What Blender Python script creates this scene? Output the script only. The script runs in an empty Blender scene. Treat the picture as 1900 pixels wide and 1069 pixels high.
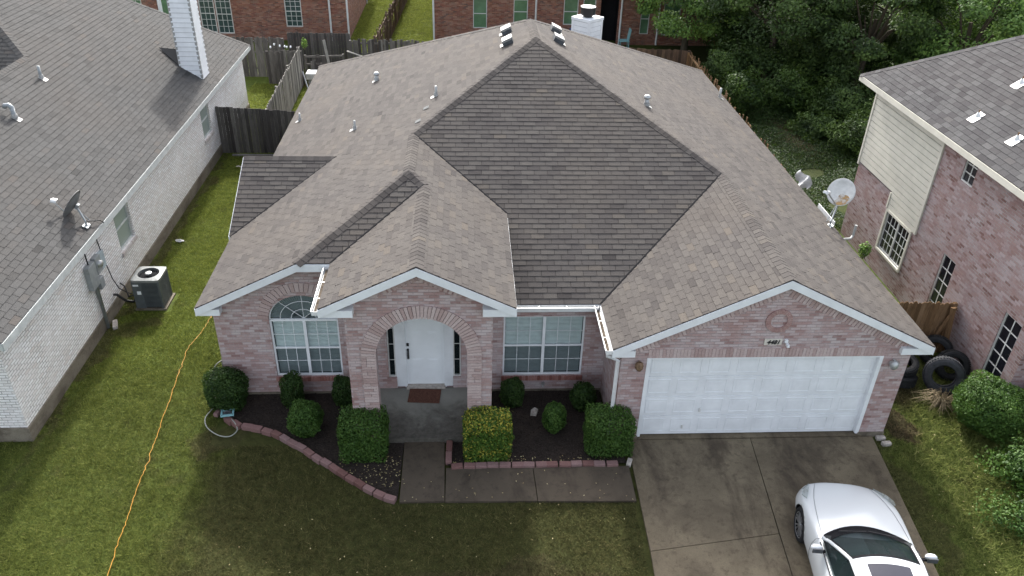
import bpy, bmesh, math, random
import numpy as np
from mathutils import Vector, Matrix
from mathutils.geometry import tessellate_polygon
from math import radians, sin, cos, pi, sqrt, atan2
random.seed(7)
rng = np.random.default_rng(7)
S = bpy.context.scene
COL = S.collection

# ------------------------------------------------------------------ camera, sky, sun, exposure
PITCH, YAW, ROLL = .5561, .069, .0321
fwd = Vector((sin(YAW)*cos(PITCH), cos(YAW)*cos(PITCH), -sin(PITCH)))
rgt = Vector((cos(YAW), -sin(YAW), 0)); upv = rgt.cross(fwd)
r2 = cos(ROLL)*rgt + sin(ROLL)*upv; u2 = -sin(ROLL)*rgt + cos(ROLL)*upv
cd = bpy.data.cameras.new('camera'); cam = bpy.data.objects.new('camera', cd); COL.objects.link(cam)
M4 = Matrix((r2, u2, -fwd)).transposed().to_4x4(); M4.translation = (-3.7178, -12.8644, 11.7837)
cam.matrix_world = M4
cd.sensor_width = 36; cd.lens = 1484.83/1900*36; cd.clip_start = .1; cd.clip_end = 2000
S.camera = cam
SUN_EL, SUN_AZ = 36, -3.5
w = bpy.data.worlds.new('World'); S.world = w; w.use_nodes = True
wn = w.node_tree
sky = wn.nodes.new('ShaderNodeTexSky'); sky.sky_type = 'NISHITA'; sky.sun_disc = False
sky.sun_elevation = radians(SUN_EL); sky.sun_rotation = radians(SUN_AZ)
sky.dust_density = 4; sky.ozone_density = 1; sky.air_density = 1
bg = wn.nodes['Background']; bg.inputs['Strength'].default_value = .14
hs = wn.nodes.new('ShaderNodeHueSaturation'); hs.inputs['Saturation'].default_value = .42; wn.links.new(sky.outputs[0], hs.inputs['Color']); wn.links.new(hs.outputs[0], bg.inputs[0])   # thin high cloud pales the blue
sl = bpy.data.lights.new('sun', 'SUN'); sl.energy = 2.0; sl.angle = radians(3); sl.color = (1, .97, .92)
so = bpy.data.objects.new('sun', sl); COL.objects.link(so)
so.rotation_euler = (radians(-(90-SUN_EL)), 0, radians(-SUN_AZ)); so.location = (0, 40, 40)
S.view_settings.view_transform = 'Standard'; S.view_settings.look = 'None'
S.view_settings.exposure = 1.78; S.view_settings.gamma = 1
G = -.15     # ground level

# ------------------------------------------------------------------ materials
class Mat:
    def __init__(s, name, rough=.8, spec=.3):
        s.m = bpy.data.materials.new(name); s.m.use_nodes = True
        s.nt = s.m.node_tree; s.b = s.nt.nodes['Principled BSDF']
        s.b.inputs['Roughness'].default_value = rough
        s.b.inputs['Specular IOR Level'].default_value = spec
    def put(s, sock, v):
        if isinstance(v, bpy.types.NodeSocket): s.nt.links.new(v, sock)
        elif isinstance(v, (tuple, list)) and len(v) == 3 and sock.type == 'RGBA': sock.default_value = (*v, 1)
        else: sock.default_value = v
    def n(s, t, ins=None, out=0, **props):
        nd = s.nt.nodes.new('ShaderNode'+t)
        for k, v in props.items(): setattr(nd, k, v)
        for k, v in (ins or {}).items(): s.put(nd.inputs[k], v)
        return nd.outputs[out]
    def math(s, op, a, b=0., clamp=False): return s.n('Math', {0: a, 1: b}, operation=op, use_clamp=clamp)
    def mix(s, f, a, b, bt='MIX'):
        nd = s.nt.nodes.new('ShaderNodeMix'); nd.data_type = 'RGBA'; nd.blend_type = bt
        s.put(nd.inputs[0], f); s.put(nd.inputs[6], a); s.put(nd.inputs[7], b); return nd.outputs[2]
    def ramp(s, f, stops, interp='LINEAR'):
        nd = s.nt.nodes.new('ShaderNodeValToRGB'); s.put(nd.inputs[0], f); cr = nd.color_ramp; cr.interpolation = interp
        while len(cr.elements) < len(stops): cr.elements.new(.5)
        for e, (p, c) in zip(cr.elements, stops):
            e.position = p; e.color = (c, c, c, 1) if isinstance(c, (int, float)) else (*c, 1)
        return nd.outputs[0]
    def pos(s): return s.n('NewGeometry')
    def uv(s): return s.n('TexCoord', out=2)
    def noise(s, vec, scale, detail=4., rough=.6, dist=0.): return s.n('TexNoise', {'Vector': vec, 'Scale': scale, 'Detail': detail, 'Roughness': rough, 'Distortion': dist})
    def tint(s): return s.n('Attribute', attribute_name='tint', out=2)
    def step(s, v, a, b): return s.n('MapRange', {0: v, 1: a, 2: b, 3: 0., 4: 1.}, interpolation_type='SMOOTHSTEP')
    def xyz(s, v):
        nd = s.nt.nodes.new('ShaderNodeSeparateXYZ'); s.put(nd.inputs[0], v); return nd.outputs
    def scl(s, v, k): return s.n('Mapping', {'Vector': v, 'Scale': k})
    def bump(s, h, d=.01, st=.6): s.put(s.b.inputs['Normal'], s.n('Bump', {'Height': h, 'Distance': d, 'Strength': st}))
    def col(s, c): s.put(s.b.inputs['Base Color'], c); return s

def plain(name, c, rough=.6, spec=.3, metal=0., var=.12, sc=6.):
    k = Mat(name, rough, spec); k.b.inputs['Metallic'].default_value = metal
    nz = k.noise(k.pos(), sc, 5.)
    d = tuple(x*(1-var*2) for x in c); l = tuple(min(1, x*(1+var)) for x in c)
    k.col(k.ramp(nz, [(.3, d), (.7, l)])); return k.m

def shingle(name, dark, mid, light, warm):
    k = Mat(name, .95, .15); p = k.pos(); t = k.tint()
    c = k.ramp(t, [(0, dark), (.35, mid), (.75, light), (.97, warm)])
    big = k.noise(p, .35, 3.); c = k.mix(k.math('MULTIPLY', k.step(big, .4, .7), .35), c, warm)
    grain = k.noise(p, 90., 3., .8); c = k.mix(.8, c, k.ramp(grain, [(.3, .55), (.7, 1.35)]), 'MULTIPLY')
    st = k.noise(k.scl(k.uv(), (1.2, .25, 1)), 2.2, 4.); c = k.mix(k.math('MULTIPLY', k.step(st, .55, .8), .4), c, dark)
    k.col(c); k.bump(grain, .006, .5); return k.m

def brick(name, cols, mortar, wash=None, wash_amt=.6, width=.2, row=.067, msz=.006, mvar=.3, dirt=(.2, .16, .13)):
    k = Mat(name, .9, .2); uv = k.uv()
    wob = k.mix(.006, uv, k.n('TexNoise', {'Vector': uv, 'Scale': 9., 'Detail': 2.}, out=1), 'ADD')
    bt = k.nt.nodes.new('ShaderNodeTexBrick'); k.put(bt.inputs['Vector'], wob)
    for i, v in {'Color1': (0, 0, 0), 'Color2': (1, 1, 1), 'Mortar': (.5, .5, .5), 'Scale': 1., 'Mortar Size': msz, 'Mortar Smooth': .3, 'Bias': 0., 'Brick Width': width, 'Row Height': row}.items(): k.put(bt.inputs[i], v)
    rnd = bt.outputs[0]; fac = bt.outputs[1]
    c = k.ramp(rnd, [(i/(len(cols)-1), x) for i, x in enumerate(cols)])
    p = k.pos()
    if wash:
        nz = k.noise(p, 1.1, 5., .65); nb = k.noise(p, 14., 3.)
        m = k.step(k.math('ADD', k.math('ADD', k.math('MULTIPLY', nz, .75), k.math('MULTIPLY', rnd, .22)), k.math('MULTIPLY', nb, .25)), .45, .85)
        c = k.mix(k.math('MULTIPLY', m, wash_amt), c, wash)
    mm = k.math('MULTIPLY', fac, k.step(k.noise(p, 2.2, 3.), .5-mvar, .5+mvar))
    c = k.mix(mm, c, mortar)
    gr = k.noise(p, 60., 3.); c = k.mix(.6, c, k.ramp(gr, [(.25, .7), (.75, 1.25)]), 'MULTIPLY')
    ds = k.noise(k.scl(p, (1.4, 1.4, .5)), 1.3, 5.); c = k.mix(k.math('MULTIPLY', k.step(ds, .6, .8), .3), c, dirt)
    k.col(c); k.bump(k.math('SUBTRACT', k.math('MULTIPLY', gr, .25), fac), .012, .9); return k.m

def wood(name, a, b, c_):
    k = Mat(name, .9, .15); p = k.pos(); t = k.tint()
    c = k.ramp(t, [(0, a), (.5, b), (1, c_)])
    g = k.noise(k.scl(p, (14, 14, 1.2)), 3., 5., .7); c = k.mix(.75, c, k.ramp(g, [(.25, .5), (.75, 1.35)]), 'MULTIPLY')
    st = k.noise(k.scl(p, (2.5, 2.5, .7)), 1.4, 4.); c = k.mix(k.math('MULTIPLY', k.step(st, .52, .75), .55), c, tuple(x*.35 for x in a))
    k.col(c); k.bump(g, .006, .6); return k.m

def leafmat(name, dark, mid, light, yel=None, ystart=.86):
    k = Mat(name, .62, .22); t = k.tint()
    stops = [(0, dark), (.45, mid), (.82, light)]
    if yel: stops = [(0, dark), (.42, mid), (ystart-.06, light), (ystart+.03, yel)]
    c = k.ramp(t, stops); k.col(c)
    tr = k.n('BsdfTranslucent', {'Color': k.mix(.5, c, (.12, .2, .02), 'ADD')})
    ms = k.n('MixShader', {0: .18, 1: k.b.outputs[0], 2: tr})
    k.nt.links.new(ms, k.nt.nodes['Material Output'].inputs[0]); return k.m

def glass(name, c, mixf=.5, rough=.03):
    k = Mat(name, rough, .6); k.col(c)
    tr = k.n('BsdfTransparent', {'Color': (.9, .95, .95)})
    ms = k.n('MixShader', {0: mixf, 1: tr, 2: k.b.outputs[0]})
    k.nt.links.new(ms, k.nt.nodes['Material Output'].inputs[0]); return k.m

def concrete(name, a, b, stain, sc=1.0):
    k = Mat(name, .85, .3); p = k.pos()
    c = k.ramp(k.noise(p, .9*sc, 6., .65), [(.3, a), (.68, b)])
    s1 = k.noise(k.scl(p, (1., .55, 1)), 1.1*sc, 6., .7, .4); c = k.mix(k.math('MULTIPLY', k.step(s1, .46, .66), .75), c, stain)
    s2 = k.noise(p, 7., 5., .7); c = k.mix(k.math('MULTIPLY', k.step(s2, .5, .72), .45), c, tuple(x*.6 for x in stain))
    gr = k.noise(p, 150., 2.); c = k.mix(.7, c, k.ramp(gr, [(.3, .6), (.7, 1.35)]), 'MULTIPLY')
    k.col(c); k.bump(gr, .004, .5); return k.m

m_sh = shingle('shingle_brown', (0.0475, 0.0427, 0.0415), (0.0712, 0.0643, 0.0612), (0.0924, 0.0842, 0.0776), (0.102, 0.0883, 0.0756))
m_shL = shingle('shingle_grey', (0.0444, 0.0435, 0.0428), (0.0665, 0.0657, 0.0645), (0.0806, 0.0795, 0.0782), (0.0827, 0.0746, 0.0685))
m_shR = shingle('shingle_slate', (0.034, 0.0328, 0.0344), (0.054, 0.052, 0.0544), (0.088, 0.0872, 0.088), (0.066, 0.06, 0.06))
m_brick = brick('pink_brick', [(.27, .165, .155), (.40, .275, .26), (.33, .215, .20), (.45, .335, .325), (.38, .26, .25)], (.36, .32, .32), (.50, .44, .445), .9, mvar=.28)
m_brickL = brick('whitewashed_brick', [(0.686, 0.645, 0.624), (0.832, 0.822, 0.811), (0.728, 0.686, 0.666), (0.874, 0.863, 0.863), (0.645, 0.562, 0.52)], (0.166, 0.156, 0.146), (0.874, 0.863, 0.863), .45, width=.2, row=.069, msz=.009, mvar=.48, dirt=(0.468, 0.437, 0.395))
m_brickR = brick('mauve_brick', [(0.175, 0.0975, 0.0878), (0.309, 0.215, 0.203), (0.247, 0.15, 0.142), (0.371, 0.286, 0.284), (0.216, 0.117, 0.108)], (0.371, 0.403, 0.405), (0.381, 0.338, 0.344), .55)
m_brickB = brick('red_brick', [(0.144, 0.064, 0.0438), (0.3, 0.136, 0.0875), (0.204, 0.08, 0.0613), (0.348, 0.192, 0.14), (0.12, 0.072, 0.0613)], (0.264, 0.272, 0.245), None, mvar=.35)
def tbrick(name, a, b, c):
    k = Mat(name, .9, .2); g = k.noise(k.pos(), 40., 4.)
    k.col(k.mix(.6, k.ramp(k.tint(), [(0, a), (.5, b), (1, c)]), k.ramp(g, [(.25, .65), (.75, 1.25)]), 'MULTIPLY')); k.bump(g, .005, .5); return k.m
m_soldier = tbrick('soldier_brick', (.36, .26, .245), (.44, .34, .325), (.49, .40, .385))
m_sill = tbrick('sill_brick', (.20, .08, .065), (.29, .13, .11), (.34, .18, .155))
m_medal = tbrick('medallion_brick', (.30, .185, .17), (.35, .22, .205), (.38, .26, .24))
m_edge = tbrick('edging_block', (0.132, 0.0672, 0.06), (0.182, 0.101, 0.093), (0.215, 0.14, 0.135))
m_white = plain('white_paint', (.74, .76, .78), .55, .3, var=.05, sc=3.)
m_offw = plain('aged_white_paint', (.60, .60, .58), .6, .3, var=.12, sc=5.)
m_trimL = plain('weathered_trim', (.50, .52, .51), .65, .3, var=.1, sc=4.)
m_gutter = plain('white_gutter', (.68, .69, .69), .35, .5, var=.06)
m_debris = plain('gutter_dirt', (.10, .08, .06), .9, .1, var=.3, sc=20.)
m_cream = plain('cream_siding', (.57, .55, .48), .65, .3, var=.06, sc=2.)
m_door = plain('door_paint', (.84, .87, .89), .45, .4, var=.03, sc=2.)
m_black = plain('black_metal', (.015, .015, .017), .4, .5, var=.1)
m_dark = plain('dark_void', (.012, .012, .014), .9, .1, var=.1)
m_blind = plain('blind_slat', (.78, .84, .83), .6, .3, var=.05)
m_glass = glass('window_glass', (.05, .075, .08), .16)
m_screen = glass('window_screen', (.03, .045, .055), .54, .25)
m_glassL = glass('screened_glass', (.36, .42, .38), .8, .2)
m_glassD = plain('dark_glass', (.012, .013, .018), .08, .5, var=.1)
m_glassG = plain('green_shaded_glass', (.10, .19, .11), .15, .5, var=.15, sc=1.5)
m_glassG2 = plain('screen_glass', (.04, .07, .07), .2, .5, var=.15, sc=1.5)
m_conc = concrete('stained_concrete', (.088, .070, .047), (.19, .155, .104), (.046, .034, .024), .8)
m_walk = concrete('path_concrete', (0.0592, 0.0474, 0.034), (0.0846, 0.0667, 0.0487), (0.0336, 0.0257, 0.0183), 1.2)
m_porch = concrete('porch_concrete', (0.153, 0.139, 0.115), (0.22, 0.2, 0.166), (0.0367, 0.0318, 0.0241), 1.3)
m_found = concrete('foundation_concrete', (0.145, 0.123, 0.0935), (0.212, 0.187, 0.145), (0.068, 0.0527, 0.0382), 1.5)
m_joint = plain('joint_dirt', (.02, .018, .015), .95, .1)
m_metal = plain('galvanised_metal', (.45, .46, .46), .45, .5, .6, var=.1, sc=20.)
m_grey = plain('grey_metal', (.30, .32, .33), .5, .4, .3, var=.1)
m_pvc = plain('pvc_pipe', (.42, .43, .42), .5, .3, var=.1)
m_lead = plain('lead_flashing', (.34, .34, .33), .4, .4, var=.2, sc=20.)
m_vent = plain('vent_dark', (.075, .082, .09), .6, .3, var=.2)
m_rubber = plain('tyre_rubber', (.016, .017, .019), .7, .3, var=.25, sc=12.)
m_rubberg = plain('worn_rubber', (.042, .044, .050), .7, .3, var=.25, sc=9.)
m_mat = plain('brown_mat', (.115, .055, .04), .95, .1, var=.3, sc=40.)
m_woodG = wood('grey_fence_wood', (.055, .05, .048), (.12, .112, .105), (.20, .19, .175))
m_woodL = wood('pale_fence_wood', (.09, .085, .08), (.20, .19, .175), (.30, .285, .26))
m_woodB = wood('brown_fence_wood', (.10, .06, .03), (.19, .115, .06), (.30, .20, .12))
m_woodD = wood('dark_fence_wood', (.05, .035, .025), (.10, .065, .045), (.17, .115, .075))
m_bark = wood('bark', (.05, .04, .03), (.09, .075, .055), (.12, .10, .08))
m_orange = plain('orange_cord', (.50, .24, .03), .5, .3, var=.08)
m_hose = plain('hose_grey', (.28, .29, .26), .5, .3, var=.1)
m_teal = plain('teal_plastic', (.22, .42, .45), .5, .3, var=.08)
m_stone = plain('pale_stone', (.42, .38, .34), .9, .2, var=.2, sc=15.)
m_blue = plain('blue_plastic', (.03, .07, .22), .5, .3)
m_rust = plain('rust_stain', (.42, .25, .10), .6, .3, var=.3, sc=9.)
m_dry = plain('dry_grass', (.25, .20, .13), .9, .1, var=.3, sc=20.)
m_shrub = leafmat('shrub_leaf', (0.0096, 0.0224, 0.008), (0.0224, 0.0496, 0.0112), (0.048, 0.088, 0.0176))
m_shrubB = leafmat('bright_shrub_leaf', (.016, .035, .010), (.04, .09, .016), (.085, .15, .03))
m_yel = leafmat('yellowing_shrub_leaf', (.02, .05, .012), (.05, .11, .016), (.10, .17, .025), (.36, .32, .05), .74)
m_tree = leafmat('tree_leaf', (0.0177, 0.0331, 0.0111), (0.0398, 0.0719, 0.0177), (0.0829, 0.133, 0.0309))
m_treeB = leafmat('light_tree_leaf', (0.0454, 0.0851, 0.0265), (0.104, 0.189, 0.0416), (0.227, 0.34, 0.0756))
m_weed = leafmat('weed_leaf', (0.0125, 0.0265, 0.0078), (0.0273, 0.0562, 0.0109), (0.0585, 0.101, 0.0195))
m_fallen = leafmat('fallen_leaf', (.22, .16, .08), (.40, .33, .16), (.55, .48, .28))

def grassmat(name, blade):
    k = Mat(name, .9, .15); p = k.pos(); o = k.xyz(p); X, Y = o[0], o[1]
    nz = k.noise(p, .8, 5., .65); nf = k.noise(p, 6., 5., .7)
    wx = k.math('ADD', X, k.math('MULTIPLY', k.math('SUBTRACT', nz, .5), 2.2))
    wy = k.math('ADD', Y, k.math('MULTIPLY', k.math('SUBTRACT', nz, .5), 2.0))
    lush = k.ramp(nf, [(.25, (.062, .076, .018)), (.5, (.112, .130, .030)), (.75, (.165, .180, .050))])
    worn = k.ramp(nf, [(.25, (.048, .045, .018)), (.5, (.080, .077, .029)), (.75, (.122, .106, .046))])
    yard = k.ramp(nf, [(.25, (.06, .075, .022)), (.5, (.125, .148, .04)), (.75, (.19, .195, .066))])
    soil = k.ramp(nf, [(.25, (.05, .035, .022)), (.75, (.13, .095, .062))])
    frt = k.math('MULTIPLY', k.step(wx, -9.6, -8.4), k.math('MULTIPLY', k.math('SUBTRACT', 1., k.step(wx, -.4, .6)), k.math('SUBTRACT', 1., k.step(wy, 3., 6.))))
    lush = k.mix(k.math('MULTIPLY', k.step(wy, .5, 5.5), .75), lush, k.ramp(nf, [(.25, (.085, .105, .02)), (.5, (.155, .185, .034)), (.75, (.215, .235, .055))]))  # lawn colour turns brighter and yellower further back
    c = k.mix(frt, lush, worn)
    c = k.mix(k.step(wx, 3.0, 4.2), c, yard)
    c = k.mix(k.math('MULTIPLY', k.step(k.noise(p, 1.7, 5.), .56, .72), .5), c, worn)
    def blob(cx, cy, rx, ry, s=1.):
        d = k.math('ADD', k.math('POWER', k.math('DIVIDE', k.math('SUBTRACT', wx, cx), rx), 2.), k.math('POWER', k.math('DIVIDE', k.math('SUBTRACT', wy, cy), ry), 2.))
        return k.math('MULTIPLY', k.math('SUBTRACT', 1., k.step(d, .5, 1.2)), s)
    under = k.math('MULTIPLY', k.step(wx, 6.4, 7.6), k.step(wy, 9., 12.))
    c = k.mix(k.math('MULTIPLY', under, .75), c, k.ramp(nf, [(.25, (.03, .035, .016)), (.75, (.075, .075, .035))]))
    for b in ((5.95, .35, .55, .8, .9), (5.1, -1.9, .5, 2.2, .45), (10.0, 18.2, .75, 2.2, .9), (6.6, 2.2, .7, 1.2, .7), (-12.75, 8, .25, 9, .6), (-12.2, 4.4, .5, .4, .5), (-9.0, .2, .5, .5, .5), (-3.2, -3.6, 2.2, .5, .4), (-10.9, 25.4, 1.6, 1.6, .7)):  # bare soil; driveway strip and tyre corner also get shade in their colour
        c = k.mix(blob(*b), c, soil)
    if not blade:
        c = k.mix(1., c, (.52, .60, .42), 'MULTIPLY'); g = k.noise(p, 45., 4., .8); c = k.mix(.85, c, k.ramp(g, [(.25, .5), (.75, 1.3)]), 'MULTIPLY'); k.bump(g, .03, .7)
    else:
        t = k.tint(); c = k.mix(1., c, k.ramp(t, [(0, .8), (.7, 1.4), (1, 2.0)]), 'MULTIPLY')
        c = k.mix(k.math('MULTIPLY', k.step(t, .9, .97), .45), c, (.30, .26, .12))
    k.col(c)
    if blade:
        tr = k.n('BsdfTranslucent', {'Color': c}); ms = k.n('MixShader', {0: .38, 1: k.b.outputs[0], 2: tr}); k.nt.links.new(ms, k.nt.nodes['Material Output'].inputs[0])
    return k.m
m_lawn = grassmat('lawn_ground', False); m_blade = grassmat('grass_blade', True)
def porch_stain():
    k = Mat('porch_concrete', .85, .3); p = k.pos(); o = k.xyz(p)
    n1 = k.noise(p, 1.6, 6., .7, .5); n2 = k.noise(p, 9., 5., .7)
    c = k.ramp(k.noise(p, 1.3, 5.), [(.3, (.17, .165, .145)), (.7, (.235, .228, .20))])
    f = k.math('ADD', k.math('MULTIPLY', o[1], -.42), k.math('ADD', n1, k.math('MULTIPLY', k.math('ABSOLUTE', k.math('ADD', o[0], 4.75)), .12)))
    c = k.mix(k.math('MULTIPLY', k.step(f, -.02, .42), .85), c, k.ramp(n2, [(.35, (.03, .027, .022)), (.7, (.10, .09, .075))]))
    g = k.noise(p, 150., 2.); c = k.mix(.7, c, k.ramp(g, [(.3, .6), (.7, 1.35)]), 'MULTIPLY'); k.col(c); k.bump(g, .004, .5); return k.m
m_porch = porch_stain()
def mulchmat():
    k = Mat('mulch', .95, .1); p = k.pos(); f = k.noise(p, 30., 6., .75); g = k.noise(p, 2., 3.)
    c = k.ramp(f, [(.28, (.012, .010, .009)), (.55, (.04, .032, .028)), (.75, (.10, .078, .06))])
    k.col(k.mix(k.math('MULTIPLY', k.step(g, .5, .7), .4), c, (.07, .052, .04))); k.bump(f, .05, 1.); return k.m
m_mulch = mulchmat()
def paint():
    k = Mat('car_paint', .22, .5); k.col((.58, .60, .61)); k.b.inputs['Coat Weight'].default_value = .5; k.b.inputs['Coat Roughness'].default_value = .04; return k.m
m_paint = paint()
m_darkg = plain('dash_plastic', (.03, .034, .036), .7, .2, var=.1)
m_carglass = glass('car_glass', (.015, .025, .026), .55, .02)
m_lens = glass('headlight_lens', (.35, .37, .36), .5, .05)
m_roofglass = plain('sunroof_glass', (.025, .024, .035), .08, .5, var=.05)
m_alloy = plain('alloy', (.45, .46, .48), .3, .5, .8, var=.05)

# ------------------------------------------------------------------ mesh helpers
ORG = {}
class MB:
    def __init__(s): s.v = []; s.f = []; s.m = []; s.t = []; s.uv = {}; s.T = None
    def add(s, vs, fs, mi=0, t=.5):
        i = len(s.v); s.v += [tuple(s.T(p)) if s.T else tuple(p) for p in vs]
        for f in fs: s.f.append(tuple(i+j for j in f)); s.m.append(mi); s.t.append(t)
    def face(s, pts, mi=0, t=.5, uv=None):
        s.add(pts, [range(len(pts))], mi, t)
        if uv: s.uv[len(s.f)-1] = uv
    def box(s, x0, x1, y0, y1, z0, z1, mi=0, t=.5):
        s.add([(x, y, z) for x in (x0, x1) for y in (y0, y1) for z in (z0, z1)],
              [(0, 1, 3, 2), (4, 6, 7, 5), (0, 4, 5, 1), (2, 3, 7, 6), (0, 2, 6, 4), (1, 5, 7, 3)], mi, t)
    def obox(s, c, ax, ay, az, mi=0, t=.5):    # oriented box: centre and three half vectors
        c, ax, ay, az = map(Vector, (c, ax, ay, az))
        s.add([c+i*ax+j*ay+k*az for i in (-1, 1) for j in (-1, 1) for k in (-1, 1)],
              [(0, 1, 3, 2), (4, 6, 7, 5), (0, 4, 5, 1), (2, 3, 7, 6), (0, 2, 6, 4), (1, 5, 7, 3)], mi, t)
    def bar(s, a, b, wd, hg, mi=0, t=.5, up=(0, 0, 1)):   # beam between two points
        a, b = Vector(a), Vector(b); d = (b-a); n = d.normalized(); u = Vector(up)
        sd = n.cross(u).normalized(); u = sd.cross(n)
        s.obox((a+b)/2, d/2, sd*wd/2, u*hg/2, mi, t)
    def tube(s, pts, r, n=8, mi=0, t=.5, cap=True):
        pts = [Vector(p) for p in pts]; rs = r if isinstance(r, (list, tuple)) else [r]*len(pts); vs = []; fs = []
        ref = None
        for i, p in enumerate(pts):
            d = (pts[min(i+1, len(pts)-1)]-pts[max(i-1, 0)]).normalized()
            if ref is None: ref = Vector((0, 0, 1)) if abs(d.z) < .9 else Vector((1, 0, 0))
            a = d.cross(ref).normalized(); b = a.cross(d); ref = b
            for j in range(n):
                q = 2*pi*j/n; vs.append(p+rs[i]*(cos(q)*a+sin(q)*b))
        for i in range(len(pts)-1):
            for j in range(n): fs.append((i*n+j, i*n+(j+1) % n, (i+1)*n+(j+1) % n, (i+1)*n+j))
        if cap: fs += [tuple(range(n)), tuple((len(pts)-1)*n+j for j in range(n))]
        s.add(vs, fs, mi, t)
    def lathe(s, prof, c=(0, 0, 0), n=24, mi=0, t=.5, R=None):
        vs = []; fs = []; c = Vector(c)
        for r, z in prof:
            for j in range(n):
                p = Vector((r*cos(2*pi*j/n), r*sin(2*pi*j/n), z)); vs.append(c+(R @ p if R else p))
        for i in range(len(prof)-1):
            for j in range(n): fs.append((i*n+j, i*n+(j+1) % n, (i+1)*n+(j+1) % n, (i+1)*n+j))
        s.add(vs, fs, mi, t)
    def prism(s, poly, a, b, mi=0, t=.5):     # poly of (u,z) extruded along depth a..b: points (u, d, z)
        n = len(poly); vs = [(u, a, z) for u, z in poly]+[(u, b, z) for u, z in poly]
        s.add(vs, [tuple(range(n)), tuple(range(2*n-1, n-1, -1))]+[(i, (i+1) % n, n+(i+1) % n, n+i) for i in range(n)], mi, t)
    def wall(s, outer, holes=(), d=0., reveal=.1, mi=0):   # (u,z) polygons with openings
        polys = [outer]+list(holes); flat = [p for q in polys for p in q]
        tris = tessellate_polygon([[Vector((u, z, 0)) for u, z in q] for q in polys])
        s.add([(u, d, z) for u, z in flat], [tuple(t) for t in tris], mi)
        for h in holes:
            for i in range(len(h)):
                (u0, z0), (u1, z1) = h[i], h[(i+1) % len(h)]
                s.face([(u0, d, z0), (u1, d, z1), (u1, d+reveal, z1), (u0, d+reveal, z0)], mi)
    def build(s, name, mats, parent=None, smooth=False, loc=None, bevel=0., fix=False, sub=0):
        if not isinstance(mats, (list, tuple)): mats = [mats]
        V = np.array(s.v, float).reshape(-1, 3)
        if parent is not None: o = ORG[parent.name]
        elif loc is not None: o = loc
        else: o = ((V[:, 0].min()+V[:, 0].max())/2, (V[:, 1].min()+V[:, 1].max())/2, V[:, 2].min())
        o = np.array(o, float)
        me = bpy.data.meshes.new(name); me.from_pydata((V-o).tolist(), [], s.f)
        for m in mats: me.materials.append(m)
        me.polygons.foreach_set('material_index', s.m)
        at = me.attributes.new('tint', 'FLOAT', 'FACE'); at.data.foreach_set('value', np.array(s.t, np.float32))
        ul = me.uv_layers.new(name='UVMap'); uvs = np.zeros((len(me.loops), 2), np.float32); k = 0
        for i, f in enumerate(s.f):
            if i in s.uv: uvs[k:k+len(f)] = s.uv[i]
            else:
                P = V[list(f)]; n = np.zeros(3)
                for j in range(1, len(f)-1): n += np.cross(P[j]-P[0], P[j+1]-P[0])
                n = abs(n)
                uvs[k:k+len(f)] = P[:, [0, 1]] if n[2] >= max(n[0], n[1]) else (P[:, [0, 2]] if n[1] >= n[0] else P[:, [1, 2]])
            k += len(f)
        ul.data.foreach_set('uv', uvs.ravel())
        if smooth: me.polygons.foreach_set('use_smooth', [True]*len(me.polygons))
        if fix:
            bm = bmesh.new(); bm.from_mesh(me); bmesh.ops.recalc_face_normals(bm, faces=bm.faces); bm.to_mesh(me); bm.free()
        ob = bpy.data.objects.new(name, me); COL.objects.link(ob)
        if parent is not None: ob.parent = parent; ORG[ob.name] = tuple(o)
        else: ob.location = o; ORG[ob.name] = tuple(o)
        if bevel:
            b = ob.modifiers.new('bevel', 'BEVEL'); b.width = bevel; b.segments = 2; b.limit_method = 'ANGLE'
        if sub:
            b = ob.modifiers.new('sub', 'SUBSURF'); b.levels = b.render_levels = sub
        return ob

def tag(o, label, cat, group=None):
    o['label'] = label; o['category'] = cat
    if group: o['group'] = group
    return o
def thing(name, label, cat, loc, group=None):
    o = bpy.data.objects.new(name, None); COL.objects.link(o); o.location = loc; o.empty_display_size = .2
    ORG[o.name] = tuple(loc); return tag(o, label, cat, group)
def struct(o, kind='structure'): o['kind'] = kind; return o

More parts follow.
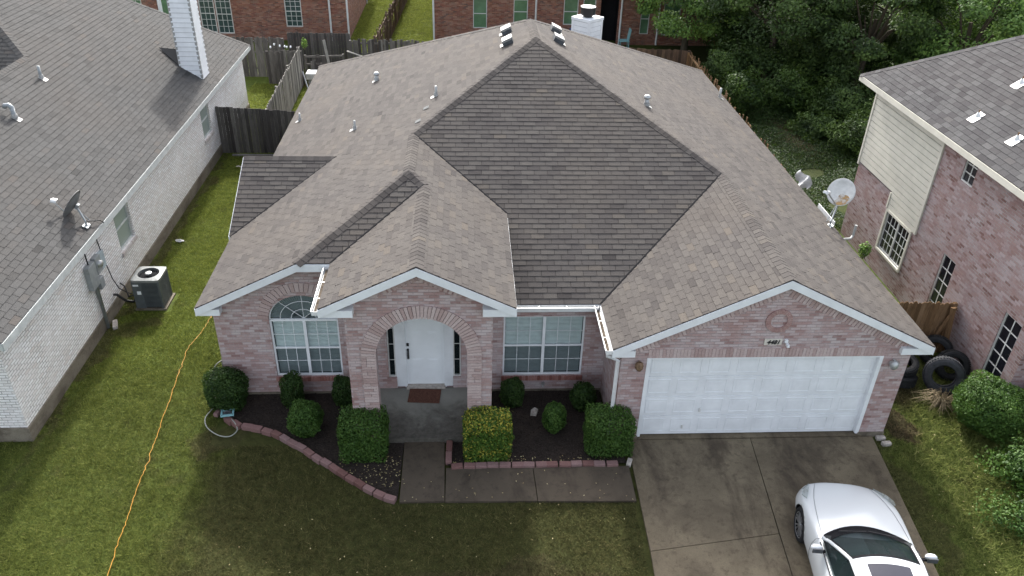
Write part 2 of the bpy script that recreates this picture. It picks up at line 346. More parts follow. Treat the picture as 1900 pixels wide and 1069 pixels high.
# ------------------------------------------------------------------ roofing
def clip(poly, ax, lo, hi):
    for sgn, lim in ((1, lo), (-1, -hi)):
        out = []
        for i in range(len(poly)):
            p, q = poly[i], poly[(i+1) % len(poly)]; a, b = sgn*p[ax]-lim, sgn*q[ax]-lim
            if a >= 0: out.append(p)
            if (a > 0 > b) or (a < 0 < b):
                t = a/(a-b); out.append((p[0]+t*(q[0]-p[0]), p[1]+t*(q[1]-p[1])))
        poly = out
        if len(poly) < 3: return []
    return poly
def roof_plane(mb, poly, eave, h=.145, wmin=.2, wmax=.42, under=.03, tone=0.):
    """poly: 3D outline; eave: 3D vector along the courses. Real overlapping tabs."""
    P = [Vector(p) for p in poly]; u = Vector(eave).normalized(); n = Vector((0, 0, 0))
    for i in range(1, len(P)-1): n += (P[i]-P[0]).cross(P[i+1]-P[0])
    n.normalize()
    if n.z < 0: n = -n
    v = n.cross(u).normalized()
    if v.z < 0: v = -v
    O = min(P, key=lambda p: p.z); q = [((p-O).dot(u), (p-O).dot(v)) for p in P]
    w = lambda a, b, o: O+a*u+b*v+o*n
    mb.face([w(a, b, -.012) for a, b in q], 0, .0)
    mb.face([w(a, b, -under) for a, b in q], 1, .5)
    for i in range(len(q)):
        a, b = q[i], q[(i+1) % len(q)]
        mb.face([w(*a, -under), w(*b, -under), w(*b, 0), w(*a, 0)], 0, .3)
    v1 = max(b for a, b in q); u0 = min(a for a, b in q); u1 = max(a for a, b in q); k = 0
    row = 0.
    while row < v1:
        st = clip(q, 1, row, row+h)
        if st:
            a0 = min(a for a, b in st); a1 = max(a for a, b in st)
            wb = (wmin+wmax)/2; x = u0-wb*(1.1+(k*.5+random.uniform(-.12, .12)) % 1.); k += 1
            while x < a1:
                wd = wb*random.uniform(.97, 1.03)
                if x+wd > a0:
                    tb = clip(st, 0, x+.0055, x+wd-.0055)
                    if tb and len(tb) > 2:
                        th = random.choice((.007, .009, .011)); tn = min(1, max(0, random.gauss(.5+tone, .16)))
                        off = lambda b: th*(1-(b-row)/h)+.001
                        pts = [w(a, b, off(b)) for a, b in tb]
                        mb.face(pts, 0, tn, uv=[(a, b) for a, b in tb])
                        lo = [p for p in tb if abs(p[1]-row) < 1e-5]
                        if len(lo) >= 2:
                            e0 = min(lo); e1 = max(lo)
                            mb.face([w(*e0, off(row)), w(*e1, off(row)), w(*e1, -.01), w(*e0, -.01)], 0, tn*.9)
                x += wd
        row += h
def ridge_caps(mb, a, b, n1, n2, wd=.145, step=.15, tone=.45):
    """a->b ridge or hip line; n1,n2 normals of the two planes."""
    a, b = Vector(a), Vector(b); d = (b-a); L = d.length; d.normalize(); n1 = Vector(n1).normalized(); n2 = Vector(n2).normalized()
    s1 = d.cross(n1); s2 = d.cross(n2)
    if s1.dot(n2) > 0: s1 = -s1
    if s2.dot(n1) > 0: s2 = -s2
    k = int(L/step); up = (n1+n2).normalized()
    for i in range(k+1):
        p = a+d*(i*step); e = p+d*min(step*1.15, L-i*step+.02); t = min(1, max(0, random.gauss(tone, .2)))
        o0, o1 = .017, .011
        A, B = p+up*o0, e+up*o1
        A1, B1 = p+s1*wd+n1*o0*.9, e+s1*wd+n1*o1*.9; A2, B2 = p+s2*wd+n2*o0*.9, e+s2*wd+n2*o1*.9
        mb.face([A, B, B1, A1], 0, t); mb.face([A, A2, B2, B], 0, t)
        mb.face([A, A1, p+s1*wd, p], 0, t*.5); mb.face([A, p, p+s2*wd, A2], 0, t*.5)
        mb.face([A1, B1, e+s1*wd, p+s1*wd], 0, t*.5); mb.face([A2, p+s2*wd, e+s2*wd, B2], 0, t*.5)
def fascia(mb, a, b, h=.17, th=.03, drop=0.02, mi=0):   # vertical board along a roof edge, hung below the shingles
    a, b = Vector(a), Vector(b); z = Vector((0, 0, 1)); d = (b-a).normalized(); sd = d.cross(z).normalized()*th/2
    lo = Vector((0, 0, -h-drop)); hi = Vector((0, 0, -drop))
    mb.add([a+hi-sd, b+hi-sd, b+lo-sd, a+lo-sd, a+hi+sd, b+hi+sd, b+lo+sd, a+lo+sd],
           [(0, 1, 2, 3), (7, 6, 5, 4), (0, 4, 5, 1), (3, 2, 6, 7), (0, 3, 7, 4), (1, 5, 6, 2)], mi)
def vent_pipe(roof, x, y, z, h, r, slope_dir, cap=False, nm='vent_pipe', mat=None):
    m = MB(); m.tube([(x, y, z-.05), (x, y, z+h)], r, 10)
    if cap: m.lathe([(0, h+.08), (.06, h+.07), (.095, h+.02), (.09, h-.02), (.03, h-.03)], (x, y, z), 14)
    o = m.build(nm, mat or m_pvc, roof, smooth=True, fix=True)
    f = MB(); s = slope_dir; e = Vector((1, 0, s)).normalized(); yv = Vector((0, 1, 0)); n = e.cross(yv); c = Vector((x, y, z))+n*.012
    f.obox(c-e*.05*(1 if s > 0 else -1), e*.11, yv*.09, n*.005); f.lathe([(r+.035, 0.), (r+.012, .09), (r+.002, .1)], c, 12)
    f.build('flashing', m_lead, o)
    return o

# ------------------------------------------------------------------ windows
def arcpts(cx, cz, rx, rz, n=20, a0=0., a1=pi): return [(cx+rx*cos(a0+(a1-a0)*i/n), cz+rz*sin(a0+(a1-a0)*i/n)) for i in range(n+1)]
def window(parent, T, u0, u1, z0, z1, cols=3, rows=4, panes=1, arch=0., frame=m_white, pane=m_glass, blinds=True, fw=.04, mull=.065, rail=True, depth=.09, gw=.011, void=True, back=m_dark):
    fr = MB(); fr.T = T; d0, d1 = depth-.05, depth
    fr.box(u0, u0+fw, d0, d1, z0, z1); fr.box(u1-fw, u1, d0, d1, z0, z1)
    fr.box(u0+fw, u1-fw, d0, d1, z0, z0+fw); fr.box(u0+fw, u1-fw, d0, d1, z1-fw, z1+(fw*.3 if arch else 0))
    W = (u1-u0-2*fw-(panes-1)*mull)/panes
    for i in range(1, panes):
        a = u0+fw+i*W+(i-1)*mull; fr.box(a, a+mull, d0-.006, d1, z0+fw, z1-fw)
    zm = z0+(z1-z0)*.5
    if rail:
        for i in range(panes):
            a = u0+fw+i*(W+mull); fr.box(a, a+W, d0+.008, d1, zm-.02, zm+.02)
    cx = (u0+u1)/2
    if arch:
        o = arcpts(cx, z1+fw*.3, (u1-u0)/2, arch); inn = arcpts(cx, z1+fw*.3, (u1-u0)/2-.03, arch-.03)
        for i in range(len(o)-1): fr.prism([o[i], o[i+1], inn[i+1], inn[i]], d0, d1)
    f = fr.build('window', frame, parent, fix=True)
    g = MB(); g.T = T; gd = d1-.018
    for i in range(panes):
        a = u0+fw+i*(W+mull)
        for j in range(1, cols): g.box(a+W*j/cols-gw/2, a+W*j/cols+gw/2, gd-.01, gd+.002, z0+fw, z1-fw)
        for j in range(1, rows):
            zz = z0+fw+(z1-z0-2*fw)*j/rows
            if rail and abs(zz-zm) < .03: continue
            g.box(a, a+W, gd-.009, gd+.001, zz-gw/2, zz+gw/2)
    if arch:
        R = (u1-u0)/2
        for q in (.36, .68):
            o = arcpts(cx, z1+.02, R*q+gw/2, arch*q+gw/2); inn = arcpts(cx, z1+.02, R*q-gw/2, arch*q-gw/2)
            for i in range(len(o)-1): g.prism([o[i], o[i+1], inn[i+1], inn[i]], gd-.009, gd+.001)
        for a in (pi/4, pi/2, 3*pi/4):
            g.bar((cx, gd-.004, z1+.02), (cx+(R-.03)*cos(a), gd-.004, z1+.02+(arch-.03)*sin(a)), gw, gw, up=(0, 1, 0))
    if cols == 1 and not arch:
        for j in range(1, rows):
            zz = z0+fw+(z1-z0-2*fw)*j/rows
            if rail and abs(zz-zm) < .03: continue
            h = MB(); h.T = T; h.box(u0+fw, u1-fw, gd-.009, gd+.001, zz-gw/2, zz+gw/2); h.build('muntin', frame, f)
    elif cols > 1 or rows > 1: g.build('muntins', frame, f)
    p = MB(); p.T = T
    if blinds:
        q = MB(); q.T = T; q.face([(u0+fw, gd, z0+fw), (u1-fw, gd, z0+fw), (u1-fw, gd, zm), (u0+fw, gd, zm)]); q.build('insect_screen', m_screen, f)
    zb_ = zm if blinds else z0+fw
    p.face([(u0+fw, gd, zb_), (u1-fw, gd, zb_), (u1-fw, gd, z1-fw), (u0+fw, gd, z1-fw)])
    if arch: q = MB(); q.T = T; q.face([(a, gd, b) for a, b in arcpts(cx, z1+.02, (u1-u0)/2-.02, arch-.02)]); q.build('arched_pane', m_screen, f)
    p.build('pane', pane, f)
    if blinds:
        b = MB(); b.T = T; zz = z0+fw
        top = z1+arch
        while zz < z1-.02:
            b.box(u0+fw+.01, u1-fw-.01, d1+.03, d1+.055, zz, zz+.026, t=.5); zz += .036
        if arch:
            na = 40
            for i in range(na):
                a = pi*(i+.1)/na; a2 = pi*(i+.75)/na; R = (u1-u0)/2-.02; A = arch-.02
                b.prism([(cx+.05*cos(a), z1+.02), (cx+R*cos(a), z1+A*sin(a)), (cx+R*cos(a2), z1+A*sin(a2)), (cx+.05*cos(a2), z1+.03)], d1+.03, d1+.04)
        if arch: b.face([(a, d1+.05, c) for a, c in arcpts(cx, z1, (u1-u0)/2-.01, arch-.01)])
        b.build('blind', m_blind, f)
    if void:
        v = MB(); v.T = T; v.box(u0+.002, u1-.002, d1+.1, d1+.13, z0, z1+arch); v.build('window_back', back, f)
    return f

# ------------------------------------------------------------------ ground, driveway, paths
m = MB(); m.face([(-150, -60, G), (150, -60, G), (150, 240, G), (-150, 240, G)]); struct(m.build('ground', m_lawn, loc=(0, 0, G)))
m = MB()
JX = [(2.49, -.06), (2.39, -1.72), (2.13, -3.8), (1.4, -12)]
def slab(m, pts, z1, z0=G-.02, mi=0):
    n = len(pts); m.add([(x, y, z1) for x, y in pts]+[(x, y, z0) for x, y in pts], [tuple(range(n))]+[(i, i+n, (i+1) % n+n, (i+1) % n) for i in range(n)], mi)
for a, b in (((-.28, -.02), (2.485, -.06)), ):
    slab(m, [(-.22, -.05), (2.485, -.06), (2.23, -2.68), (-.31, -3.02)], -.095)
    slab(m, [(-.313, -3.035), (2.228, -2.695), (2.13, -3.8), (1.6, -12), (-.8, -12)], -.095)
    slab(m, [(2.50, -.06), (5.23, -.05), (4.84, -3.73), (4.0, -12), (1.615, -12), (2.145, -3.8)], -.095)
    slab(m, [(-.1, -.035), (4.98, -.035), (4.98, .16), (-.1, .16)], -.075)
struct(m.build('driveway', m_conc, loc=(2.5, -4, G)))
m = MB()
slab(m, [(-5.02, -.005), (-4.17, -.005), (-4.14, -1.69), (-5.02, -1.69)], -.1)
slab(m, [(-4.125, -.79), (-2.34, -.80), (-2.31, -1.73), (-4.125, -1.70)], -.1)
slab(m, [(-2.325, -.80), (-.33, -.82), (-.345, -1.78), (-2.295, -1.74)], -.1)
struct(m.build('path', m_walk, loc=(-2.6, -1.2, G)))
m = MB()
m.face([(-9.1, 1.75, -.11), (-9.2, 1.0, -.12), (-8.68, .66, -.12), (-8.12, .48, -.12), (-7.67, .25, -.12), (-7.16, -.1, -.12), (-6.65, -.53, -.12), (-6.16, -.92, -.12), (-5.69, -1.28, -.12), (-5.06, -1.62, -.12), (-5.03, -.02, -.11), (-6.1, -.02, -.1), (-6.1, 1.75, -.1)])
m.face([(-4.10, -.70, -.115), (-.36, -.72, -.115), (-.36, -.06, -.11), (-.6, -.02, -.11), (-.6, 1.75, -.1), (-3.1, 1.75, -.1), (-3.1, -.02, -.1), (-4.10, -.02, -.11)])
struct(m.build('mulch_bed', m_mulch, loc=(-5, 0, -.12)))

# ------------------------------------------------------------------ the brick house
S_ = .488; XL, XR, ZE = -9.39, 5.86, 2.37; XM = (XL+XR)/2; ZM = ZE+S_*(XR-XM); YF = 1.57; YA = YF+(ZM-ZE)/S_; YB = 11.25; YE = YB+(ZM-ZE)/S_
A_ = Vector((XM, YA, ZM)); B_ = Vector((XM, YB, ZM))
XLR = -4.96; ZLR = ZE+S_*(XLR-XL); Q_ = Vector((XLR, YF+(ZLR-ZE)/S_, ZLR)); ZK = 3.45; YL = 1.49
R_ = Vector((XLR, YL+(ZLR-ZK)/S_, ZLR)); K_ = Vector((XL+(ZK-ZE)/S_, YL, ZK))
XPR = -4.61; ZPR = ZLR-S_*(XPR-XLR); YPF = -.22; P1 = Vector((XPR, YPF, ZPR)); P2 = Vector((XPR, YL+(ZPR-ZK)/S_, ZPR))
XPW = XPR-(ZPR-ZK)/S_; XPE = XPR+(ZPR-ZK)/S_
XG = 2.54; ZG = ZE+S_*(XR-XG); YG = -.11; G1 = Vector((XG, YG, ZG)); G2 = Vector((XG, YF+(ZG-ZE)/S_, ZG)); XGW = XG-(XR-XG)
house = thing('brick_house', 'single storey pink brick house with brown shingle roof, arched porch and white double garage door', 'house', (-2, 8, 0))
Yv = (0, 1, 0); Xv = (1, 0, 0)
m = MB()
roof_plane(m, [(XL, YL, ZE), K_, R_, Q_, A_, B_, (XL, YE, ZE)], Yv, tone=.04)
roof_plane(m, [(XR, YG, ZE), (XR, YE, ZE), B_, A_, G2, G1], Yv, tone=.04)
roof_plane(m, [(XGW, YG, ZE), G1, G2, (XGW, YF, ZE)], Yv, tone=.04)
roof_plane(m, [Q_, A_, G2, (XGW, YF, ZE), (-3.3, YF, ZE)], Xv, tone=.02)
roof_plane(m, [Q_, R_, P2, P1, (XPE, YPF, ZK), (XPE, YF+(ZK-ZE)/S_, ZK)], Yv, tone=.08)
roof_plane(m, [(XPW, YPF, ZK), P1, P2, (XPW, YL, ZK)], Yv, tone=.08)
roof_plane(m, [K_, R_, P2, (XPW, YL, ZK)], Xv, tone=-.04)
roof_plane(m, [B_, (XR, YE, ZE), (XL, YE, ZE)], Xv)
YBR = 7.0; ZBR = 3.49; dy = (ZBR-ZE)/S_; XB = -9.46
roof_plane(m, [(XB, YBR, ZBR), (XL+(ZBR-ZE)/S_, YBR, ZBR), (XL, YBR-dy, ZE), (XB, YBR-dy, ZE)], Xv, tone=-.04)
roof_plane(m, [(XB, YBR, ZBR), (XL+(ZBR-ZE)/S_, YBR, ZBR), (XL, YBR+dy, ZE), (XB, YBR+dy, ZE)], Xv)
roof = m.build('roof', [m_sh, m_offw], house)
nW, nE, nF, nB = (-S_, 0, 1), (S_, 0, 1), (0, -S_, 1), (0, S_, 1)
m = MB()
ridge_caps(m, Q_, A_, nW, nF, tone=.15); ridge_caps(m, G2, A_, nE, nF, tone=.15); ridge_caps(m, A_, B_, nW, nE); ridge_caps(m, (XL, YE, ZE), B_, nW, nB); ridge_caps(m, (XR, YE, ZE), B_, nE, nB)
ridge_caps(m, R_, Q_, nW, nE); ridge_caps(m, K_, R_, nW, nF, tone=.15); ridge_caps(m, P2, R_, nE, nF, tone=.15); ridge_caps(m, P1, P2, nW, nE); ridge_caps(m, G1, G2, nW, nE)
ridge_caps(m, (XB, YBR, ZBR), (-7.05, YBR, ZBR), nF, nB, tone=.2)
m.build('ridge_cap', m_sh, roof)
# narrow dark valley flashing lies in each valley
m = MB()
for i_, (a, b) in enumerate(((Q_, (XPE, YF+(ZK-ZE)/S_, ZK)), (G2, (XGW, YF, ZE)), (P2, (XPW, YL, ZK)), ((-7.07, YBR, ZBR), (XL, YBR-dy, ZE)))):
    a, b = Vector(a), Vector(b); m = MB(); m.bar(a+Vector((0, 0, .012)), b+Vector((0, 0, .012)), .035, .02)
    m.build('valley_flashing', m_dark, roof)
# box vents near the ridge
def box_vent(x, y, side):
    z = ZM-S_*abs(x-XM); e = Vector((side, 0, -S_)).normalized(); n = Vector((S_*side, 0, 1)).normalized(); c = Vector((x, y, z)); f = Vector((0, 1, 0))
    m = MB(); m.obox(c+n*.075, e*.15, f*.19, n*.07, 0)
    o = m.build('roof_vent', m_vent, roof)
    h = MB(); h.obox(c+n*.155-e*.02, e*.15, f*.19, n*.010, 0); h.obox(c+n*.016+e*.09, e*.16, f*.13, n*.004, 0)
    for sg in (-1, 1): h.obox(c+n*.13+f*.185*sg, e*.14, f*.005, n*.025, 0)
    h.build('vent_hood', m_lead, o)
for x, y, sd in ((-2.45, 11.0, -1), (-2.47, 9.85, -1), (-1.02, 11.3, 1), (-1.06, 10.1, 1)): box_vent(x, y, sd)
zW = lambda x: ZE+S_*(x-XL); zE = lambda x: ZE+S_*(XR-x)
vent_pipe(roof, -6.51, 12.6, zW(-6.51), .2, .06, S_, True, 'vent_cap_pipe', m_metal)
vent_pipe(roof, -4.47, 8.15, zW(-4.47), .27, .035, S_)
vent_pipe(roof, -9.0, 12.2, zW(-9.0), .25, .03, S_)
vent_pipe(roof, -6.76, 8.6, zW(-6.76), .25, .03, S_)
vent_pipe(roof, 1.2, 7.9, zE(1.2), .22, .06, -S_, True, 'vent_cap_pipe', m_metal)
vent_pipe(roof, 5.5, 14.9, zE(5.5), .36, .04, -S_)
for x, y in ((-4.9, 6.75), (-4.72, 7.5)):
    m = MB(); c = Vector((x, y, zW(x)+.02)); m.obox(c, (.07, 0, .07*S_), (0, .10, 0), (0, 0, .003)); m.build('bare_patch', plain('worn_grit', (.15, .155, .155), .9, .1, var=.3, sc=30.), roof)

# walls: front wall with openings, porch front, garage front, sides
WY = 1.70; WL = -9.12; GL, GR = -.56, 5.48; PL, PR = -6.04, -3.18
ID = lambda y: (lambda p: (p[0], y+p[1], p[2]))
lw = (-7.96, -6.48, .38, 1.90); LA = .64
larch = [(lw[0], lw[2]), (lw[1], lw[2])]+arcpts((lw[0]+lw[1])/2, lw[3], (lw[1]-lw[0])/2, LA)
mw = (-2.87, -1.05, .33, 1.97); dr = (-5.46, -3.82, 0.0, 2.12)
rect = lambda a, b, c, d: [(a, c), (b, c), (b, d), (a, d)]
m = MB(); m.T = ID(WY)
zr = lambda x: ZE-.06+S_*(x-XL)
m.wall([(WL, G), (GL, G), (GL, 2.27), (PR, 2.27), (PR, 3.38), (K_.x+.1, 3.38), (WL, zr(WL))],
       [larch, rect(*mw), [(dr[0], 0.30), (-5.28, .30), (-5.28, .0), (-4.0, .0), (-4.0, .30), (dr[1], .30), (dr[1], dr[3]), (dr[0], dr[3])]], 0, .13)
# porch front with the arch
m.T = ID(0.0)
arch_c, arch_z, ri, ro = -4.583, 2.2, .915, 1.19
inner = [(arch_c-ri, G), (arch_c-ri, arch_z)]+arcpts(arch_c, arch_z, ri, ri, 28)[::-1]+[(arch_c+ri, G)]
zp = lambda x: ZPR-.05-S_*abs(x-XPR)
outer = [(PL, G), (PL, zp(PL)), (XPR, zp(XPR)), (PR, zp(PR)), (PR, G)]
m.wall(outer+inner[::-1], (), 0); m.wall(outer+inner[::-1], (), .32)
for i in range(len(inner)-1): m.face([(inner[i][0], 0, inner[i][1]), (inner[i+1][0], 0, inner[i+1][1]), (inner[i+1][0], .32, inner[i+1][1]), (inner[i][0], .32, inner[i][1])])
m.T = None
for x in (PL, PR): m.face([(x, 0, G), (x, .32, G), (x, .32, 3.4), (x, 0, 3.4)]); m.face([(x, .32, 2.5), (x, WY, 2.5), (x, WY, 3.42), (x, .32, 3.42)])
for x in (arch_c-1.19, arch_c+1.19): m.face([(x, .32, 2.5), (x, WY, 2.5), (x, WY, 3.42), (x, .32, 3.42)])
# garage front
gd_ = (0.0, 4.88, -.08, 2.08); m.T = ID(0.0)
zg = lambda x: ZG-.06-S_*abs(x-XG)
m.wall([(GL, G), (GL, zg(GL)), (XG, zg(XG)), (GR, zg(GR)), (GR, G)], [rect(gd_[0], gd_[1], gd_[2], gd_[3])], 0, .12)
m.T = None
m.face([(GL, 0, G), (GL, WY, G), (GL, WY, 2.3), (GL, 0, 2.3)]); m.face([(GR, 0, G), (GR, 18.3, G), (GR, 18.3, 2.3), (GR, 0, 2.3)])
m.face([(WL, WY, G), (WL, 18.3, G), (WL, 18.3, 2.4), (WL, WY, 2.4)]); m.face([(WL, 18.3, G), (GR, 18.3, G), (GR, 18.3, 2.3), (WL, 18.3, 2.3)])
m.face([(WL-.03, YBR-dy+.2, 2.3), (WL-.03, YBR+dy-.2, 2.3), (WL-.03, YBR, 3.35)])
wall = m.build('wall', m_brick, house)
# projecting brick bands: arch ring, soldier courses, sills, medallion
def ring(m, cx, cz, r0, r1, a0, a1, n, d0, d1, gap=.15):
    for i in range(n):
        a = a0+(a1-a0)*(i+gap/2)/n; b = a0+(a1-a0)*(i+1-gap/2)/n
        m.prism([(cx+r0*cos(a), cz+r0*sin(a)), (cx+r1*cos(a), cz+r1*sin(a)), (cx+r1*cos(b), cz+r1*sin(b)), (cx+r0*cos(b), cz+r0*sin(b))], d0, d1, 0, random.random())
m = MB(); m.T = ID(0)
ring(m, arch_c, arch_z, ri-.012, ro, 0, pi, 46, -.035, .04)
for sg in (-1, 1):
    z = G
    while z < arch_z-.01:
        a, b = sorted((arch_c+sg*(ri-.012), arch_c+sg*ro)); zt = min(z+.062, arch_z-.004)
        if (b-a) and random.random() < .55: m.box(a, b, -.035, .04, z, zt, t=random.random())
        else:
            c = a+(b-a)*random.choice((.33, .5, .66)); m.box(a, c-.004, -.035, .04, z, zt, t=random.random()); m.box(c+.004, b, -.035, .04, z, zt, t=random.random())
        z += .07
m.build('arch_band', m_soldier, wall)
m = MB(); m.T = ID(WY); ring(m, (lw[0]+lw[1])/2, lw[3], .745, .97, .06, pi-.06, 26, -.02, .06)
m.build('window_arch_band', m_soldier, wall)
def course(m, u0, u1, z0, z1, d0, d1, wd=.068, gap=.008):
    n = int((u1-u0)/wd)
    for i in range(n):
        a = u0+(u1-u0)*i/n; m.box(a+gap/2, a+(u1-u0)/n-gap/2, d0, d1, z0, z1, t=random.random())
m = MB(); m.T = ID(0); course(m, -.02, 4.9, 2.085, 2.30, -.012, .05, .072, .006)
for sg in (-1, 1):      # raking soldier course under the garage gable
    L = 3.0; n = 40
    for i in range(n):
        s = .12+L*i/n; cx = XG+sg*s; cz = ZG-.31-S_*s
        if abs(s) < 2.95: m.obox((cx, 0, cz), Vector((1, 0, -sg*S_)).normalized()*.030, (0, .014, 0), Vector((sg*S_, 0, 1)).normalized()*.10, t=random.random())
m.build('soldier_course', m_soldier, wall)
m = MB(); m.T = ID(0); ring(m, XG-.03, 2.98, .17, .27, 0, 2*pi, 34, -.03, .03, .1); m.build('medallion', m_medal, wall)
m = MB(); m.T = ID(0)
for sg in (-1, 1):
    for i in range(9):
        s = .1+i*.09; m.obox((XPR+sg*s, 0, ZPR-.31-S_*s), Vector((1, 0, -sg*S_)).normalized()*.032, (0, .014, 0), Vector((sg*S_, 0, 1)).normalized()*.10, t=random.random())
m.build('gable_soldier_course', m_soldier, wall)
for q in (lw, mw):
    m = MB(); m.T = ID(WY); course(m, q[0]-.03, q[1]+.03, q[2]-.11, q[2]-.005, -.05, .09); m.build('window_sill', m_sill, wall)
m = MB(); m.box(WL+.01, GL, WY-.03, WY+.2, G-.05, -.06); m.box(GL-.0, -.012, -.02, .2, G-.05, -.0); m.box(4.892, GR+.015, -.02, .2, G-.05, -.0); m.box(GR-.2, GR+.02, .2, 18.3, G-.05, .0); m.box(WL-.02, WL+.2, WY+.2, 18.3, G-.05, -.05)
m.build('foundation', m_found, house)
m = MB(); slab(m, [(-6.02, 0.03), (-5.3, -.0), (-4.16, -.0), (-3.2, .03), (-3.2, 1.72), (-6.02, 1.72)], 0.0); m.build('porch_floor', m_porch, house)
m = MB(); m.box(PL+.02, PR-.02, .02, WY, 3.40, 3.43); m.build('porch_ceiling', m_offw, house)
# windows of the house
window(house, ID(WY), *lw[:2], lw[2], lw[3], 3, 4, 2, LA)
window(house, ID(WY), *mw, 3, 4, 2)
# front door, side lights
m = MB(); m.T = ID(WY+.06)
m.box(-5.29, -5.065, -.02, .06, 0.02, 2.12); m.box(-4.185, -3.995, -.02, .06, 0.02, 2.12); m.box(-5.065, -4.185, -.02, .06, 2.05, 2.12)
m.box(-5.10, -5.05, -.03, .05, 0.0, 2.05); m.box(-4.2, -4.15, -.03, .05, 0.0, 2.05)
m.build('door_frame', m_white, house)
m = MB(); m.T = ID(WY+.09); m.box(-5.06, -4.19, 0, .045, .05, 2.05)
for i in range(2):
    for z0, z1 in ((.18, .78), (.92, 1.52), (1.66, 1.92)):
        a = -4.95+i*.37; m.prism([(a, z0), (a+.27, z0), (a+.27, z1), (a, z1)], -.006, .0); m.prism([(a+.035, z0+.035), (a+.235, z0+.035), (a+.235, z1-.035), (a+.035, z1-.035)], -.016, -.006)
door = m.build('front_door', m_door, house, bevel=.006)
m = MB(); m.T = ID(WY+.09); m.box(-5.035, -4.98, -.03, 0, 1.14, 1.22); m.build('deadbolt', m_black, door, bevel=.01)
m = MB(); m.T = ID(WY+.09); m.box(-5.03, -4.985, -.02, 0, .78, 1.06); m.tube([(-5.008, -.02, 1.0), (-5.008, -.07, .97), (-5.008, -.07, .84), (-5.008, -.02, .80)], .014, 8); m.build('handle', m_black, door, smooth=False)
m = MB(); m.T = ID(WY); m.box(-5.07, -4.18, -.05, .1, 0.0, .045); m.build('threshold', m_stone, house)
for a, b in ((-5.46, -5.29), (-3.995, -3.82)):
    window(house, ID(WY), a, b, .30, 2.10, 1, 4, 1, blinds=False, frame=m_offw, pane=m_glass, fw=.028, rail=False, depth=.10, gw=.014)
# garage door
m = MB(); m.T = ID(.10); m.box(.03, 4.85, 0, .04, -.06, 2.07)
SH = 2.13/4
for r in range(4):
    z0 = -.06+r*SH
    m.box(.03, 4.85, -.014, 0, z0+.010, z0+SH-.010)
    for c_ in range(8):
        a = .03+4.82*c_/8+.07; b = a+4.82/8-.14
        z1_ = z0+SH
        for q in ((a, b, z0+.08, z0+.105), (a, b, z1_-.105, z1_-.08), (a, a+.025, z0+.105, z1_-.105), (b-.025, b, z0+.105, z1_-.105)): m.box(q[0], q[1], -.023, -.014, q[2], q[3])
        m.prism([(a+.07, z0+.15), (b-.07, z0+.15), (b-.07, z1_-.15), (a+.07, z1_-.15)], -.019, -.014)
gdoor = m.build('garage_door', m_white, house, bevel=.004)
for x, z in ((.95, .12), (1.27, .58)): m = MB(); m.T = ID(.10); m.box(x, x+.03, -.045, -.024, z, z+.10); m.build('handle', m_offw, gdoor)
m = MB(); m.T = ID(0)
m.box(-.03, .045, -.015, .1, -.03, 2.085); m.box(4.83, 4.91, -.015, .1, -.03, 2.085); m.box(.045, 4.83, .0, .1, 2.045, 2.085)
m.build('garage_frame', m_white, house)
# fascias
m = MB()
yo = -.005
fascia(m, G1+Vector((0, yo, 0)), (XR, YG+yo, ZE)); fascia(m, G1+Vector((0, yo, 0)), (XGW, YG+yo, ZE))
fascia(m, P1+Vector((0, yo, 0)), (XPW, YPF+yo, ZK)); fascia(m, P1+Vector((0, yo, 0)), (XPE, YPF+yo, ZK))
fascia(m, (XL, YL+yo, ZE), K_+Vector((0, yo, 0))); fascia(m, K_+Vector((0, yo, 0)), (XPW-.01, YL+yo, ZK))
fascia(m, (XL+.005, YL, ZE), (XL+.005, YE, ZE)); fascia(m, (XR-.005, YG, ZE), (XR-.005, YE, ZE)); fascia(m, (XPE+.05, YF+.005, ZE), (XGW, YF+.005, ZE)); fascia(m, (XGW+.005, YG, ZE), (XGW+.005, YF, ZE))
fascia(m, (XPE-.005, YPF, ZK), (XPE-.005, 3.6, ZK)); fascia(m, (XPW+.005, YPF, ZK), (XPW+.005, YL, ZK))
fascia(m, (XL+.0, YE, ZE), (XR, YE, ZE))
fascia(m, (XB-.005, YBR, ZBR), (XB-.005, YBR-dy, ZE)); fascia(m, (XB-.005, YBR, ZBR), (XB-.005, YBR+dy, ZE))
# eave returns and soffits
def ret(xa, xb, yf, yb, z):   # small boxed return at the foot of a gable
    m.box(min(xa, xb), max(xa, xb), yf+.012, yb, z-.20, z-.045)
ret(XR-.02, GR-.28, YG, .0, ZE); ret(XGW+.02, GL+.25, YG, .0, ZE); ret(XL+.02, WL+.22, YL, WY, ZE)
ret(XPW+.02, PL+.2, YPF, .0, ZK); ret(XPE-.02, PR-.2, YPF, .0, ZK)
for a, b, c_, d in ((GR, XR, 0, YE), (XL, WL, WY, YE)): m.box(a, b, c_+.01, d, ZE-.2, ZE-.185)
m.box(PR, GL, YF, WY, ZE-.2, ZE-.185); m.box(XGW, GL, .01, WY, ZE-.205, ZE-.19)
m.build('fascia', m_white, house)
